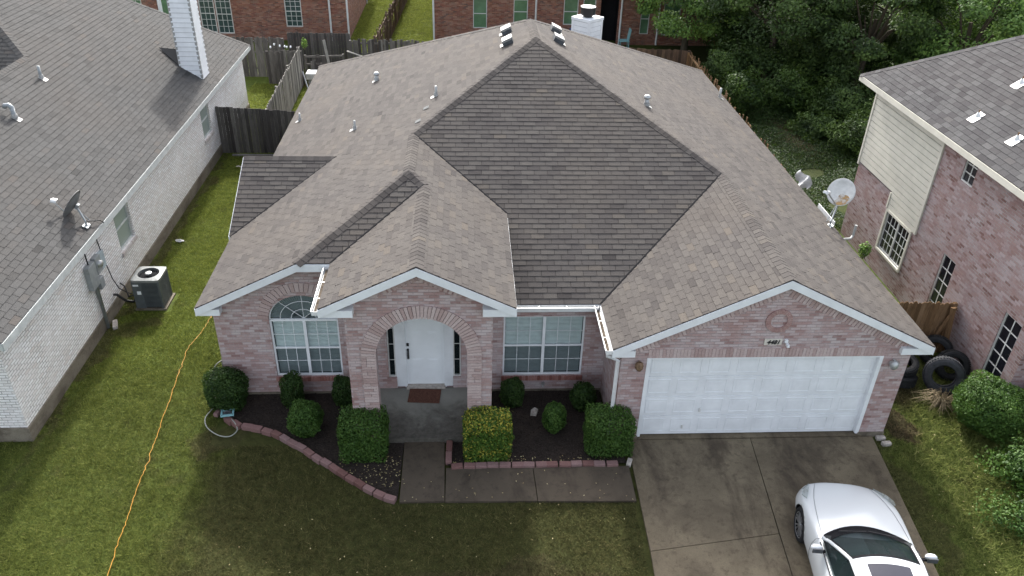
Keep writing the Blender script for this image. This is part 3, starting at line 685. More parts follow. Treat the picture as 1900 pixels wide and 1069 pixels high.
# gutters
def gutter(a, b, side, wd=.11, h=.09):
    a, b, sd = Vector(a), Vector(b), Vector(side); t = .006; z = Vector((0, 0, 1)); d = (b-a).normalized(); g = MB()
    g.bar(a+sd*wd/2, b+sd*wd/2, wd, t); g.bar(a+sd*t/2+z*h/2, b+sd*t/2+z*h/2, t, h); g.bar(a+sd*wd+z*h/2, b+sd*wd+z*h/2, t, h)
    g.bar(a+sd*(wd+.008)+z*h, b+sd*(wd+.008)+z*h, .02, .012)
    for e in (a, b): g.bar(e+sd*wd/2-d*.003+z*h/2, e+sd*wd/2+d*.003+z*h/2, wd, h)
    L = (b-a).length; k = 1
    while k*.6 < L: g.bar(a+d*k*.6+z*h, a+d*k*.6+sd*wd+z*h, .02, .008); k += 1
    o = g.build('gutter', m_gutter, house)
    f = MB(); f.bar(a+sd*wd/2+z*.02+d*.02, b+sd*wd/2+z*.02-d*.02, wd-.05, .02); f.build('gutter_debris', m_debris, o); return o
gutter((XPE+.02, YF-.005, 2.26), (XGW-.06, YF-.005, 2.26), (0, -1, 0))
gutter((XGW-.02, YF-.02, 2.26), (XGW-.02, YG+.0, 2.26), (-1, 0, 0))
gutter((XPW-.012, YL-.03, ZK-.15), (XPW-.012, YPF+.02, ZK-.15), (-1, 0, 0))
m = MB(); m.tube([(-.86, -.03, 2.24), (-.86, -.03, 2.16), (-.64, -.05, 2.06), (-.64, -.05, -.02), (-.66, -.2, -.07)], .042, 4); m.build('downspout', m_gutter, house)
# chimney behind the ridge
cx, cy = .76, 16.75
m = MB(); R45 = Matrix.Rotation(pi/4, 3, 'Z'); m.T = lambda p: tuple(R45 @ Vector((p[0], p[1], 0))+Vector((cx, cy, p[2])))
m.box(-.38, .38, -.38, .38, 2.6, 4.86)
ch = m.build('chimney', m_grey, roof)  # grey core shows between the boards in place of lap shadow
m.v = []; m.f = []; m.m = []; m.t = []
for k in range(12):
    z = 2.75+k*.17; m.add([(a*.389, b*.389, zz) for zz, q in ((z, 1.02), (z+.157, .985)) for a, b in ((-q, -q), (q, -q), (q, q), (-q, q))], [(0, 1, 5, 4), (1, 2, 6, 5), (2, 3, 7, 6), (3, 0, 4, 7)])
m.box(-.42, .42, -.42, .42, 4.80, 4.90)
for a in (-1, 1):
    for b in (-1, 1): m.box(a*.36-.045, a*.36+.045, b*.36-.045, b*.36+.045, 2.7, 4.8)
m.build('chimney_siding', m_white, ch)
m = MB(); m.lathe([(.17, 4.90), (.17, 4.98), (.265, 4.98), (.265, 5.24), (.0, 5.24)], (cx, cy, 0), 24); m.build('chimney_cap', m_black, ch)
m = MB(); m.lathe([(.275, 5.235), (.275, 5.262), (0, 5.285)], (cx, cy, 0), 24); m.build('cap_lid', m_lead, ch)
# number plaque, lamp, flood light
m = MB(); m.T = ID(0); m.box(2.31, 2.67, -.025, 0, 2.40, 2.545)
pl = m.build('house_number', plain('plaque_stone', (.60, .56, .50), .8, .2, var=.08, sc=10.), wall)
cu = bpy.data.curves.new('digits', 'FONT'); cu.body = '4481'; cu.size = .135; cu.extrude = .005; cu.align_x = 'CENTER'; cu.shear = .25; cu.offset = .0035
tob = bpy.data.objects.new('digits_tmp', cu); COL.objects.link(tob); bpy.context.view_layer.update()
me = bpy.data.meshes.new_from_object(tob.evaluated_get(bpy.context.evaluated_depsgraph_get())); bpy.data.objects.remove(tob)
me.transform(Matrix.Translation((2.49, -.031, 2.424)) @ Matrix.Rotation(pi/2, 4, 'X')); me.transform(Matrix.Translation(-Vector(ORG[pl.name])))
me.materials.clear(); me.materials.append(m_black); dg = bpy.data.objects.new('digits', me); COL.objects.link(dg); dg.parent = pl
m = MB(); m.T = ID(0); m.box(2.72, 2.79, -.05, 0, 2.46, 2.53); m.box(2.745, 2.80, -.14, -.05, 2.40, 2.46); m.build('flood_light', m_white, wall, bevel=.008)
def wall_lamp(x, z, mt):
    m = MB(); m.lathe([(.0, 0), (.06, .0), (.06, .02), (.03, .03)], (x, 0, z), 16, R=Matrix.Rotation(pi/2, 3, 'X'))
    o = m.build('wall_lamp', mt, wall, smooth=True)
    g = MB(); g.lathe([(.02, .12), (.07, .09), (.085, .03), (.08, -.03), (.05, -.08), (.0, -.09)], (x, -.1, z), 18); g.tube([(x, -.02, z+.1), (x, -.1, z+.13)], .012, 6); g.build('lamp_shade', mt, o, smooth=True)
wall_lamp(5.13, 1.9, m_metal); wall_lamp(-.2, 1.93, plain('rusty_lamp', (.20, .13, .08), .8, .2, var=.3, sc=25.))
m = MB(); m.T = ID(WY); m.tube([(-1.93, 0, .13), (-1.93, -.09, .13), (-1.93, -.12, .08)], .018, 8); m.lathe([(.0, .01), (.045, .01), (.045, -.01), (0, -.01)], (-1.93, -.09, .155), 12); m.build('faucet', m_metal, house)
# ------------------------------------------------------------------ left neighbour: whitewashed brick
SL = .63; LE = -12.5; LZ = 2.62; LW = -12.85
lh = thing('brick_house', 'low house with whitewashed brick side wall, grey shingle roof and white boarded chimney', 'house', (-17, 10, 0))
rx = -16.23; rz = LZ+SL*(LE-rx); ry = 10.66; tx = -20.6; tz = LZ+SL*(LE-tx)
LC0, LC1 = (LE, -.06, LZ), (LE, 20.8, LZ); LR0 = (rx, -.06, rz); LR1 = (rx, ry, rz); LM0 = (tx, ry+(rx-tx), tz); LM1 = (tx, max(ry+(rx-tx)+.4, 20.8-(LE-tx)*.66), tz)
m = MB()
roof_plane(m, [LC0, LC1, LM1, LM0, LR1, LR0], Yv, tone=.03, wmin=.24, wmax=.34)
roof_plane(m, [LR0, LR1, (2*rx-LE, ry-(rz-LZ)/SL, LZ), (2*rx-LE, -.06, LZ)], Yv)
roof_plane(m, [LR1, LM0, (2*tx-LE, ry-(rz-LZ)/SL, LZ), (2*rx-LE, ry-(rz-LZ)/SL, LZ)], Xv)
roof_plane(m, [LM0, LM1, (2*tx-LE, 20.8, LZ), (2*tx-LE, ry-(rz-LZ)/SL, LZ)], Yv, h=.3, wmin=.5, wmax=1.2)
roof_plane(m, [LC1, LM1, (2*tx-LE, 20.8, LZ)], Xv, h=.3, wmin=.5, wmax=1.2)
lroof = m.build('roof', [m_shL, m_offw], lh)
nWl, nEl, nFl, nBl = (-SL, 0, 1), (SL, 0, 1), (0, -SL, 1), (0, SL*1.5, 1)
m = MB(); ridge_caps(m, LR0, LR1, nWl, nEl, tone=.7); ridge_caps(m, LR1, LM0, nEl, nFl, tone=.7); ridge_caps(m, LC1, LM1, nEl, nBl, tone=.5); ridge_caps(m, LM0, LM1, nWl, nEl)
m.build('ridge_cap', m_shL, lroof)
TE = lambda x: (lambda p: (x-p[1], p[0], p[2]))     # wall facing +x
lwn = [(6.27, 7.28, 1.02, 2.18), (14.35, 15.35, 1.0, 2.18)]
m = MB(); m.T = TE(LW); m.wall([(.29, .21), (20.6, .21), (20.6, 2.62), (.29, 2.62)], [rect(*q) for q in lwn], 0, .11)
m.T = None; m.face([(LW, .29, .21), (-19.6, .29, .21), (-19.6, .29, 2.6), (rx, .29, rz-.05), (LW, .29, 2.4)]); m.face([(LW, 20.6, .21), (-28, 20.6, .21), (-28, 20.6, 2.6), (LW, 20.6, 2.6)]); m.face([(-28, 20.6, .2), (-28, 5, .2), (-28, 5, 2.6), (-28, 20.6, 2.6)]); m.face([(-28, 5, .2), (-19.6, 5, .2), (-19.6, 5, 2.6), (-28, 5, 2.6)])
m.face([(-19.6, 5, .2), (-19.6, .29, .2), (-19.6, .29, 2.6), (-19.6, 5, 2.6)])
lwall = m.build('wall', m_brickL, lh)
m = MB(); m.box(-19.6, LW+.03, .25, 20.63, G-.1, .205); m.build('foundation', m_found, lh)
for q in lwn:
    window(lh, TE(LW), *q, 1, 2, 1, blinds=False, frame=m_trimL, pane=m_glassL, fw=.05, depth=.10)
    m = MB(); m.T = TE(LW); course(m, q[0]-.03, q[1]+.03, q[2]-.10, q[2]-.004, -.05, .10); m.build('window_sill', tbrick('pale_sill_brick', (.42, .37, .35), (.52, .47, .45), (.58, .55, .53)), lwall)
m = MB(); fascia(m, (LE+.005, -.06, LZ), (LE+.005, 20.8, LZ), .17, .03, .015); fascia(m, LR0, LC0, .17); fascia(m, LR0, (2*rx-LE, -.06, LZ), .17); fascia(m, LC1, (-28, 20.8, LZ), .17); m.box(LW-.01, LE, .0, 20.8, LZ-.20, LZ-.185)
m.build('fascia', m_trimL, lh)
c0, c1, d0, d1 = -13.60, -12.89, 15.42, 16.2
m = MB(); m.box(c0, c1, d0, d1, 2.4, 5.9); lch = m.build('chimney', m_grey, lroof)  # grey core seen through the board gaps stands in for lap shadow
m = MB()
for k in range(20):
    z = 2.7+k*.162; e = .026
    for pa, pb, n in (((c0, d0), (c1, d0), (0, -1)), ((c1, d0), (c1, d1), (1, 0))):
        m.add([(pa[0]+n[0]*e, pa[1]+n[1]*e, z), (pb[0]+n[0]*e, pb[1]+n[1]*e, z), (pb[0]+n[0]*.008, pb[1]+n[1]*.008, z+.148), (pa[0]+n[0]*.008, pa[1]+n[1]*.008, z+.148)], [(0, 1, 2, 3)])
        m.add([(pa[0]+n[0]*e, pa[1]+n[1]*e, z), (pb[0]+n[0]*e, pb[1]+n[1]*e, z), (pb[0], pb[1], z-.002), (pa[0], pa[1], z-.002)], [(0, 1, 2, 3)])
m.build('chimney_siding', m_white, lch)
m = MB()
for x, y, sx, sy in ((c0, d0, -1, -1), (c1, d0, 1, -1), (c1, d1, 1, 1)):
    m.box(x-.05 if sx > 0 else x-.02, x+.02 if sx > 0 else x+.05, y-.02 if sy < 0 else y-.05, y+.05 if sy < 0 else y+.02, 2.5, 5.9)
m.build('corner_board', plain('grey_corner_board', (.33, .33, .32), .7, .2, var=.12), lch)
m = MB(); m.box(c0-.07, c1+.07, d0-.07, d1+.07, 5.9, 5.98); m.build('chimney_cap', m_trimL, lch)
m = MB(); m.add([(c0, d0-.02, 3.34), (c0-.75, 15.85, 3.84), (c0, d1, 3.36), (c0, 15.85, 3.78)], [(0, 1, 3), (1, 2, 3)]); m.build('cricket', m_shL, lroof)
zL = lambda x: LZ+SL*(LE-x)
vent_pipe(lroof, -15.58, 10.0, zL(-15.58), .34, .04, -SL, mat=m_grey)
o = vent_pipe(lroof, -15.2, 7.45, zL(-15.2), .22, .055, -SL, mat=m_grey)
m = MB(); x, y, z = -15.2, 7.45, zL(-15.2)+.2; m.tube([(x, y, z), (x, y, z+.08), (x-.06, y, z+.14), (x-.15, y, z+.13), (x-.18, y, z+.07)], .06, 10); m.build('vent_elbow', m_grey, o, smooth=True)

# ------------------------------------------------------------------ right neighbour: two storeys
SR = .70; RE = 8.05; RZ = 4.90; RW = 8.5
rh = thing('brick_house', 'tall mauve brick house with cream boarding on its upper storey and grey shingle roof', 'house', (14, 6, 0))
rmx = 12.5; rmz = RZ+SR*(rmx-RE); rym = 10.1-(rmx-RE)
m = MB()
roof_plane(m, [(RE, -2., RZ), (rmx, -2., rmz), (rmx, rym, rmz), (RE, 10.1, RZ)], Yv, tone=.0, wmin=.22, wmax=.36)
roof_plane(m, [(RE, 10.1, RZ), (rmx, rym, rmz), (2*rmx-RE, 10.1, RZ)], Xv)
roof_plane(m, [(2*rmx-RE, -2, RZ), (rmx, -2, rmz), (rmx, rym, rmz), (2*rmx-RE, 10.1, RZ)], Yv, h=.3, wmin=.5, wmax=1.2)
rroof = m.build('roof', [m_shR, m_cream], rh)
m = MB(); ridge_caps(m, (RE, 10.1, RZ), (rmx, rym, rmz), (-SR, 0, 1), (0, SR, 1), tone=.6); ridge_caps(m, (rmx, -2, rmz), (rmx, rym, rmz), (-SR, 0, 1), (SR, 0, 1)); m.build('ridge_cap', m_shR, rroof)
zR = lambda x: RZ+SR*(x-RE)
def jack(x, y):
    z = zR(x); e = Vector((1, 0, SR)).normalized(); n = Vector((-SR, 0, 1)).normalized(); c = Vector((x, y, z))+n*.014
    m = MB(); m.tube([(x, y, z), (x, y, z+.17)], [.022, .016], 8); o = m.build('vent_pipe', m_woodB, rroof)
    f = MB(); f.obox(c-e*.04, e*.17, (0, .11, 0), n*.006); f.obox(c-e*.10+Vector((0, -.02, 0))+n*.004, e*.10, (0, .13, 0), n*.005); f.lathe([(.065, 0), (.045, .06), (.026, .10)], c, 10); f.build('flashing', m_gutter, o)
for x, y in ((8.72, 5.2), (8.75, 3.65), (9.76, 5.55)): jack(x, y)
TW = lambda x: (lambda p: (x+p[1], p[0], p[2]))      # wall facing -x
big = (5.98, 7.34, .60, 1.76); hi = (4.22, 4.74, 3.92, 4.62); mid = (3.78, 4.36, .30, 2.06); low = (1.0, 1.62, .38, 2.08)
SB = 2.30
m = MB(); m.T = TW(RW)
m.wall([(.65, G), (9.65, G), (9.65, SB), (7.42, SB), (7.42, 1.84), (5.77, 1.84), (5.77, 4.78), (.65, 4.78)], [rect(*q) for q in (big, hi, mid, low)], 0, .10)
m.T = None; m.face([(RW, .65, G), (16.5, .65, G), (16.5, .65, 4.78), (RW, .65, 4.78)]); m.face([(RW, 9.65, G), (16.5, 9.65, G), (16.5, 9.65, SB), (RW, 9.65, SB)]); m.face([(16.5, .65, G), (16.5, 9.65, G), (16.5, 9.65, 4.78), (16.5, .65, 4.78)])
rwall = m.build('wall', m_brickR, rh)
m = MB(); z = 1.84
while z < 4.76:
    yb = 7.42 if z < SB-.05 else 9.66; zt = min(z+.150, 4.78)
    m.box(RW-.024, RW-.002, 5.77, yb, z, zt)
    if yb > 9: m.box(RW+.0, 16.5, 9.662, 9.684, z, zt)
    z += .168
sd_ = m.build('siding', m_cream, rh)
m = MB(); m.face([(RW+.004, 5.77, 1.84), (RW+.004, 7.42, 1.84), (RW+.004, 7.42, 4.78), (RW+.004, 5.77, 4.78)]); m.face([(RW+.004, 7.42, SB), (RW+.004, 9.66, SB), (RW+.004, 9.66, 4.78), (RW+.004, 7.42, 4.78)]); m.build('lap_shadow_backing', m_vent, sd_)  # dark sheet behind the board gaps stands in for the lap shadows
for q in ((RW-.045, RW, 5.72, 5.80, 1.84, 4.75), (RW-.045, RW+.03, 9.62, 9.70, SB-.05, 4.75), (RW-.045, RW, 7.40, 7.46, 1.84, SB)):
    m = MB(); m.box(*q); m.build('corner_trim', m_cream, rh)
m = MB(); fascia(m, (RE-.005, -2, RZ), (RE-.005, 10.1, RZ), .15, .03, .015); fascia(m, (RE, 10.105, RZ), (2*rmx-RE, 10.105, RZ), .15); m.box(RE, RW+.02, -2, 10.1, RZ-.17, RZ-.155); m.build('fascia', m_cream, rh)
def trim(q, wd=.07):
    m = MB(); m.T = TW(RW); a, b, c_, d = q
    m.box(a-wd, a, -.04, .02, c_-wd, d+wd); m.box(b, b+wd, -.04, .02, c_-wd, d+wd); m.box(a, b, -.04, .02, d, d+wd); m.box(a, b, -.05, .02, c_-wd, c_); return m
f = window(rh, TW(RW), *big, 3, 4, 2, blinds=False, frame=m_offw, pane=m_glassD, fw=.035, rail=False, depth=.06, gw=.022, mull=.05)
trim(big).build('window_trim', m_cream, f)
window(rh, TW(RW), *hi, 2, 3, 1, blinds=False, frame=m_offw, pane=m_glassD, fw=.03, rail=False, depth=.075, gw=.026)
window(rh, TW(RW), *mid, 2, 5, 1, blinds=False, frame=m_offw, pane=m_glassD, fw=.03, rail=False, depth=.075, gw=.026)
window(rh, TW(RW), *low, 2, 5, 1, blinds=False, frame=m_offw, pane=m_glassD, fw=.03, rail=False, depth=.075, gw=.026)

# ------------------------------------------------------------------ red brick houses behind
def gable_roof(parent, x0, x1, y0, y1, z, s, mt):
    m = MB(); ym = (y0+y1)/2; zt = z+s*(y1-y0)/2
    roof_plane(m, [(x0, y0, z), (x1, y0, z), (x1, ym, zt), (x0, ym, zt)], Xv, h=.3, wmin=.5, wmax=1.2)
    roof_plane(m, [(x0, y1, z), (x1, y1, z), (x1, ym, zt), (x0, ym, zt)], Xv, h=.3, wmin=.5, wmax=1.2)
    return m.build('roof', [mt, m_white], parent)
bl = thing('brick_house', 'red brick house behind the left back fence with white gridded windows', 'house', (-18, 38, 0))
WB = 32.0
bw = [(-22.4, -20.75, .75, 2.1), (-17.8, -17.0, .22, 2.2), (-16.95, -16.12, .17, 2.2), (-13.3, -12.42, .58, 2.2)]
m = MB(); m.T = ID(WB); m.wall([(-26, G), (-10.0, G), (-10.0, 2.8), (-26, 2.8)], [rect(*q) for q in bw]+[rect(-19.95, -19.2, 0, 2.1)], 0, .1)
m.T = None; m.face([(-10., WB, G), (-10., 45, G), (-10., 45, 2.8), (-10., WB, 2.8)]); m.face([(-26, WB, G), (-26, 45, G), (-26, 45, 2.8), (-26, WB, 2.8)]); m.face([(-26, 45, G), (-10, 45, G), (-10, 45, 2.8), (-26, 45, 2.8)])
for x in (-26, -10.): m.face([(x, WB, 2.8), (x, 45, 2.8), (x, 38.5, 6.2)])
m.build('wall', m_brickB, bl); gable_roof(bl, -26.4, -9.6, WB-.5, 45.5, 2.75, .5, m_shL)
for q, c_ in zip(bw, (2, 1, 1, 1)): window(bl, ID(WB), *q, 3, 6, c_, blinds=False, frame=m_offw, pane=m_glassG2 if c_ == 1 else m_glassG, fw=.05, depth=.07, gw=.022)
m = MB(); m.T = ID(WB); m.box(-19.95, -19.2, .04, .08, 0, 2.1); dd = m.build('back_door', m_white, bl)
m = MB(); m.T = ID(WB+.03); m.box(-19.72, -19.4, -.005, .01, .95, 1.9); m.build('door_glass', m_glassG, dd)
for x, yy in ((-10.92, WB-.06), (-9.98, WB-.06), (-9.94, 41.0)):
    m = MB(); m.tube([(x, yy, -.12), (x, yy, 2.6)], .05, 4); m.build('downspout', m_gutter, bl)
br = thing('brick_house', 'red brick house with green shaded windows and dark back porch behind the ridge and chimney', 'house', (2, 38, 0))
bw = [(-3.22, -2.46, .65, 2.2), (-1.02, -.24, .9, 2.2), (1.72, 2.52, .9, 2.3), (2.78, 3.48, .9, 2.3), (6.0, 6.5, .45, 2.1), (7.25, 8.2, .4, 2.1)]
m = MB(); m.T = ID(WB); m.wall([(-5.34, G), (14, G), (14, 2.8), (-5.34, 2.8)], [rect(*q) for q in bw]+[rect(3.75, 4.75, -.1, 2.5)], 0, .1)
m.T = None; m.face([(-5.34, WB, G), (-5.34, 45, G), (-5.34, 45, 2.8), (-5.34, WB, 2.8)]); m.face([(14, WB, G), (14, 45, G), (14, 45, 2.8), (14, WB, 2.8)]); m.face([(-5.34, 45, G), (14, 45, G), (14, 45, 2.8), (-5.34, 45, 2.8)])
for x in (-5.34, 14): m.face([(x, WB, 2.8), (x, 45, 2.8), (x, 38.5, 6.2)])
m.build('wall', m_brickB, br); gable_roof(br, -5.8, 14.4, WB-.5, 45.5, 2.75, .5, m_shL)
for q in bw: window(br, ID(WB), *q, 1, 2, 1, blinds=False, frame=m_trimL, pane=m_glassG, fw=.045, depth=.07, void=True)
m = MB(); m.T = ID(WB); m.box(3.7, 4.8, .8, .85, -.1, 2.5); m.box(3.72, 3.75, .1, .8, -.1, 2.5); m.box(4.75, 4.78, .1, .8, -.1, 2.5); m.build('porch_recess', m_dark, br)
for x in (-5.36, .2, 4.9, 7.0): m = MB(); m.tube([(x, WB-.06, -.12), (x, WB-.06, 2.6)], .05, 4); m.build('downspout', m_gutter, br)

# ------------------------------------------------------------------ fences
def fence(nm, label, p0, p1, h0, h1, mt, pw=.14, post=2.4, rail_side=1, jit=.03, lean=.0, skip=0., dog=False, tone=.5, group=None, cat='fence', base=G):
    p0, p1 = Vector((*p0, base)), Vector((*p1, base)); d = p1-p0; L = d.length; d.normalize(); nn = Vector((-d.y, d.x, 0))*rail_side; z = Vector((0, 0, 1))
    t = thing(nm, label, cat, tuple((p0+p1)/2), group); m = MB(); k = int(L/pw)
    for i in range(k):
        if random.random() < skip: continue
        f = (i+.5)/k; H = h0+(h1-h0)*f+random.uniform(-jit, jit); c = p0+d*(i+.5)*L/k; a = random.gauss(0, lean); b = random.gauss(0, lean)
        ax = (z+d*a+nn*b).normalized(); tn = min(1, max(0, random.gauss(tone, .27)))
        m.obox(c+ax*H/2-nn*random.uniform(.0, .008), d*(L/k/2-.004), nn*.009, ax*H/2, t=tn)
        if dog: m.obox(c+ax*(H+.012)-nn*.004, d*(L/k/2-.03), nn*.009, ax*.012, t=tn)
    m.build('pickets', mt, t)
    for q in (.22, .62, .9):
        m = MB(); m.bar(p0+z*h0*q+nn*.035, p1+z*h1*q+nn*.035, .04, .085); m.build('rail', mt, t)
    n = max(1, int(round(L/post)))
    for i in range(n+1):
        c = p0+d*L*i/n+nn*.10; H = h0+(h1-h0)*i/n-.05; m = MB(); m.obox(c+z*H/2, d*.045, nn*.045, z*H/2); m.build('post', mt, t)
    return t
fence('wooden_fence', 'dark weathered board fence closing the grass strip beside the whitewashed house', (-12.84, 16.05), (-9.2, 16.0), 1.82, 1.62, m_woodG, .13, tone=.25, jit=.02)
fence('wooden_fence', 'pale grey fence running back from the dark board fence beside the brown roof', (-11.05, 16.15), (-11.2, 24.3), 1.7, 1.8, m_woodL, .14, rail_side=1, lean=.008)
fence('wooden_fence', 'grey back fence behind the whitewashed house at the far end of its lawn', (-18.0, 25.4), (-12.2, 25.5), 1.85, 1.85, m_woodG, .13, tone=.45, lean=.008)
fence('wooden_fence', 'short grey fence return in front of the white flowers', (-12.75, 24.35), (-11.2, 24.3), 1.55, 1.6, m_woodG, .12, tone=.4, lean=.01)
fence('wooden_fence', 'broken fence of uneven leaning pickets left of the roof corner', (-11.1, 24.9), (-9.4, 25.3), 1.25, 1.2, m_woodG, .16, skip=.3, lean=.07, jit=.3, tone=.3)
fence('wooden_fence', 'grey back fence below the bright lawn between the red houses', (-9.1, 25.7), (-1.0, 25.8), 1.75, 1.75, m_woodG, .13, skip=.03, lean=.012, tone=.5, jit=.05)
fence('wooden_fence', 'blackish fence panel standing before the left red brick wall', (-12.2, 26.8), (-9.3, 26.9), 1.75, 1.75, m_woodG, .13, tone=.05)
fence('wooden_fence', 'brown back fence under the trees right of the white chimney', (.5, 25.2), (6.95, 24.6), 1.75, 1.75, m_woodD, .13, tone=.45, rail_side=1)
fence('wooden_fence', 'ragged side fence following the right eave of the brown roof', (6.95, 24.5), (6.5, 3.1), 1.72, 1.60, m_woodB, .13, jit=.17, skip=.12, lean=.02, tone=.18, rail_side=-1)
fence('wooden_gate', 'brown leaning fence gate between garage corner and mauve brick wall', (6.15, 3.12), (8.42, 3.08), 1.52, 1.50, m_woodB, .11, post=2.3, rail_side=1, dog=True, tone=.42, cat='gate')
m = MB(); m.bar((8.25, 2.96, 1.3), (8.30, 2.75, G), .09, .09); m.bar((8.33, 2.98, 1.3), (7.9, 2.9, .1), .07, .05)
tag(m.build('leaning_post', m_woodB), 'grey brown post leaning on the gate above the stacked tyres', 'post')
fence('wooden_fence', 'brown tilting fence dividing the two bright lawns between the red houses', (-8.0, 27.2), (-7.4, 43.0), 1.6, 1.6, m_woodD, .14, lean=.05, jit=.12, skip=.05, tone=.5, rail_side=1)
for i, (a, b) in enumerate((((-9.2, 25.2, 1.2), (-7.6, 25.0, .7)), ((-10.2, 25.0, 1.75), (-9.9, 24.7, -.1)))):
    m = MB(); m.bar(a, b, .14, .03, t=.8); tag(m.build('loose_board', m_woodL), ('fallen pale board lying across the gap in the back fence', 'upright pale board propped on the broken pickets')[i], 'board')

# ------------------------------------------------------------------ satellite dishes
def dish(label, c, face, lnb, foot, mt, rx=.26, rz=.30, stain=False):
    c = Vector(c); n = Vector(face).normalized(); t = thing('satellite_dish', label, 'satellite dish', foot)
    rr = n.cross(Vector((0, 0, 1))).normalized(); uu = rr.cross(n); m = MB(); N = 28; K = 6; vs = []; fs = []
    for side in (0, 1):
        for k in range(K+1):
            for j in range(N):
                q = k/K; a = 2*pi*j/N; vs.append(c+rr*rx*q*cos(a)+uu*rz*q*sin(a)+n*(.075*q*q-side*.012))
    for side in (0, 1):
        for k in range(K):
            for j in range(N): o = side*(K+1)*N; fs.append((o+k*N+j, o+k*N+(j+1) % N, o+(k+1)*N+(j+1) % N, o+(k+1)*N+j))
    for j in range(N): a = K*N+j; b = K*N+(j+1) % N; o = (K+1)*N; fs.append((a, b, b+o, a+o))
    m.add(vs, fs); ref = m.build('reflector', mt, t, smooth=True)
    if stain:
        s = MB(); vs = []; fs = []; K2 = 5; M2 = 14
        for k in range(K2+1):
            for j in range(M2+1):
                q = .12+.82*k/K2; a = -2.9+1.6*j/M2+.1*sin(k*2.); vs.append(c+rr*rx*q*cos(a)+uu*rz*q*sin(a)+n*(.075*q*q+.004))
        for k in range(K2):
            for j in range(M2): fs.append((k*(M2+1)+j, k*(M2+1)+j+1, (k+1)*(M2+1)+j+1, (k+1)*(M2+1)+j))
        s.add(vs, fs); s.build('rust_patch', m_rustpatch, ref, smooth=True)
    L = Vector(lnb); m = MB(); m.bar(c-uu*rz*.95-n*.0+n*.06, L-n*.0, .028, .028); m.build('feed_arm', m_pvc, t)
    m = MB(); dd = (c-L).normalized(); m.tube([L-dd*.05, L+dd*.06], .05, 10); m.obox(L+rr*.05, rr*.05, dd*.05, uu*.03); m.build('feed_horn', m_gutter, t)
    F = Vector(foot); b = c-n*.06; m = MB(); m.tube([F, F+Vector((0, 0, .12)), b-n*.06-uu*.08, b-uu*.05], .024, 8); m.obox(b, rr*.05, uu*.06, n*.03); m.tube([F+Vector((.0, .22, .02)), b-n*.06-uu*.1], .012, 6); m.build('mast', m_grey, t)
    m = MB(); m.obox(F, (.06, 0, .03*(1 if F.x < 0 else -1)*-1), (0, .10, 0), (0, 0, .012)); m.build('foot_plate', m_grey, t); return t
m_dishg = plain('dish_grey', (.15, .155, .16), .6, .3, var=.1)
def rustpatch():
    k = Mat('rust_patch', .6, .3); p = k.pos(); nz = k.step(k.noise(p, 5., 4., .6), .36, .66)
    k.col((.40, .24, .09)); k.put(k.b.inputs['Alpha'], k.math('MULTIPLY', nz, .85)); return k.m
m_rustpatch = rustpatch()
dish('grey backed satellite dish on the left grey shingle roof near the eave', (-12.86, 4.62, 3.24), (-.84, .06, .52), (-13.24, 4.45, 3.42), (-12.66, 4.5, 2.76), m_dishg, .34, .36)
dish('white rust stained satellite dish on the right eave of the brown roof', (6.06, 5.62, 3.14), (-.55, -.62, .55), (5.46, 5.15, 3.36), (5.68, 5.05, 2.47), m_offw, .35, .37, True)

# ------------------------------------------------------------------ wall equipment of the left house
t = thing('electric_meter', 'grey electric meter boxes with conduit on the whitewashed brick wall', 'meter', (-12.85, 4.6, 1.2))
m = MB(); m.box(LW, LW+.13, 4.12, 4.52, 1.15, 1.78); m.build('panel_box', m_grey, t, bevel=.01)
m = MB(); m.box(LW, LW+.12, 4.56, 4.86, 1.35, 1.80); mb = m.build('meter_box', m_grey, t, bevel=.01)
m = MB(); m.lathe([(0, .20), (.085, .19), (.09, .11)], (LW, 4.71, 1.6), 16, R=Matrix.Rotation(pi/2, 3, 'Y')); m.build('meter_dial', m_metal, mb, smooth=True)
m = MB(); m.box(LW, LW+.08, 4.92, 5.16, 1.3, 1.75); m.build('cable_box', plain('blue_grey_box', (.36, .42, .45), .5, .3), t, bevel=.01)
m = MB(); m.box(LW, LW+.1, 4.58, 4.80, .92, 1.22); m.build('junction_box', m_grey, t, bevel=.01)
m = MB(); m.tube([(LW+.05, 4.42, 1.15), (LW+.06, 4.42, -.12)], .045, 10); m.build('conduit', m_grey, t, smooth=True)
m = MB(); m.tube([(LW+.05, 4.33, 1.75), (LW+.05, 4.3, 2.4), (LW+.05, 4.25, 2.5)], .018, 8); m.build('service_cable', m_black, t)
m = MB(); m.tube([(-12.66, 4.55, 2.85), (-12.5, 4.85, 2.72), (-12.47, 4.95, 2.62), (LW+.04, 5.05, 2.2), (LW+.04, 5.15, 1.5), (LW+.05, 5.3, .8), (LW+.1, 5.4, .45), (LW+.25, 5.5, .25), (-12.3, 5.55, .12)], .014, 6)
tag(m.build('cable', m_black), 'black cable running from the dish down the white brick wall', 'cable')
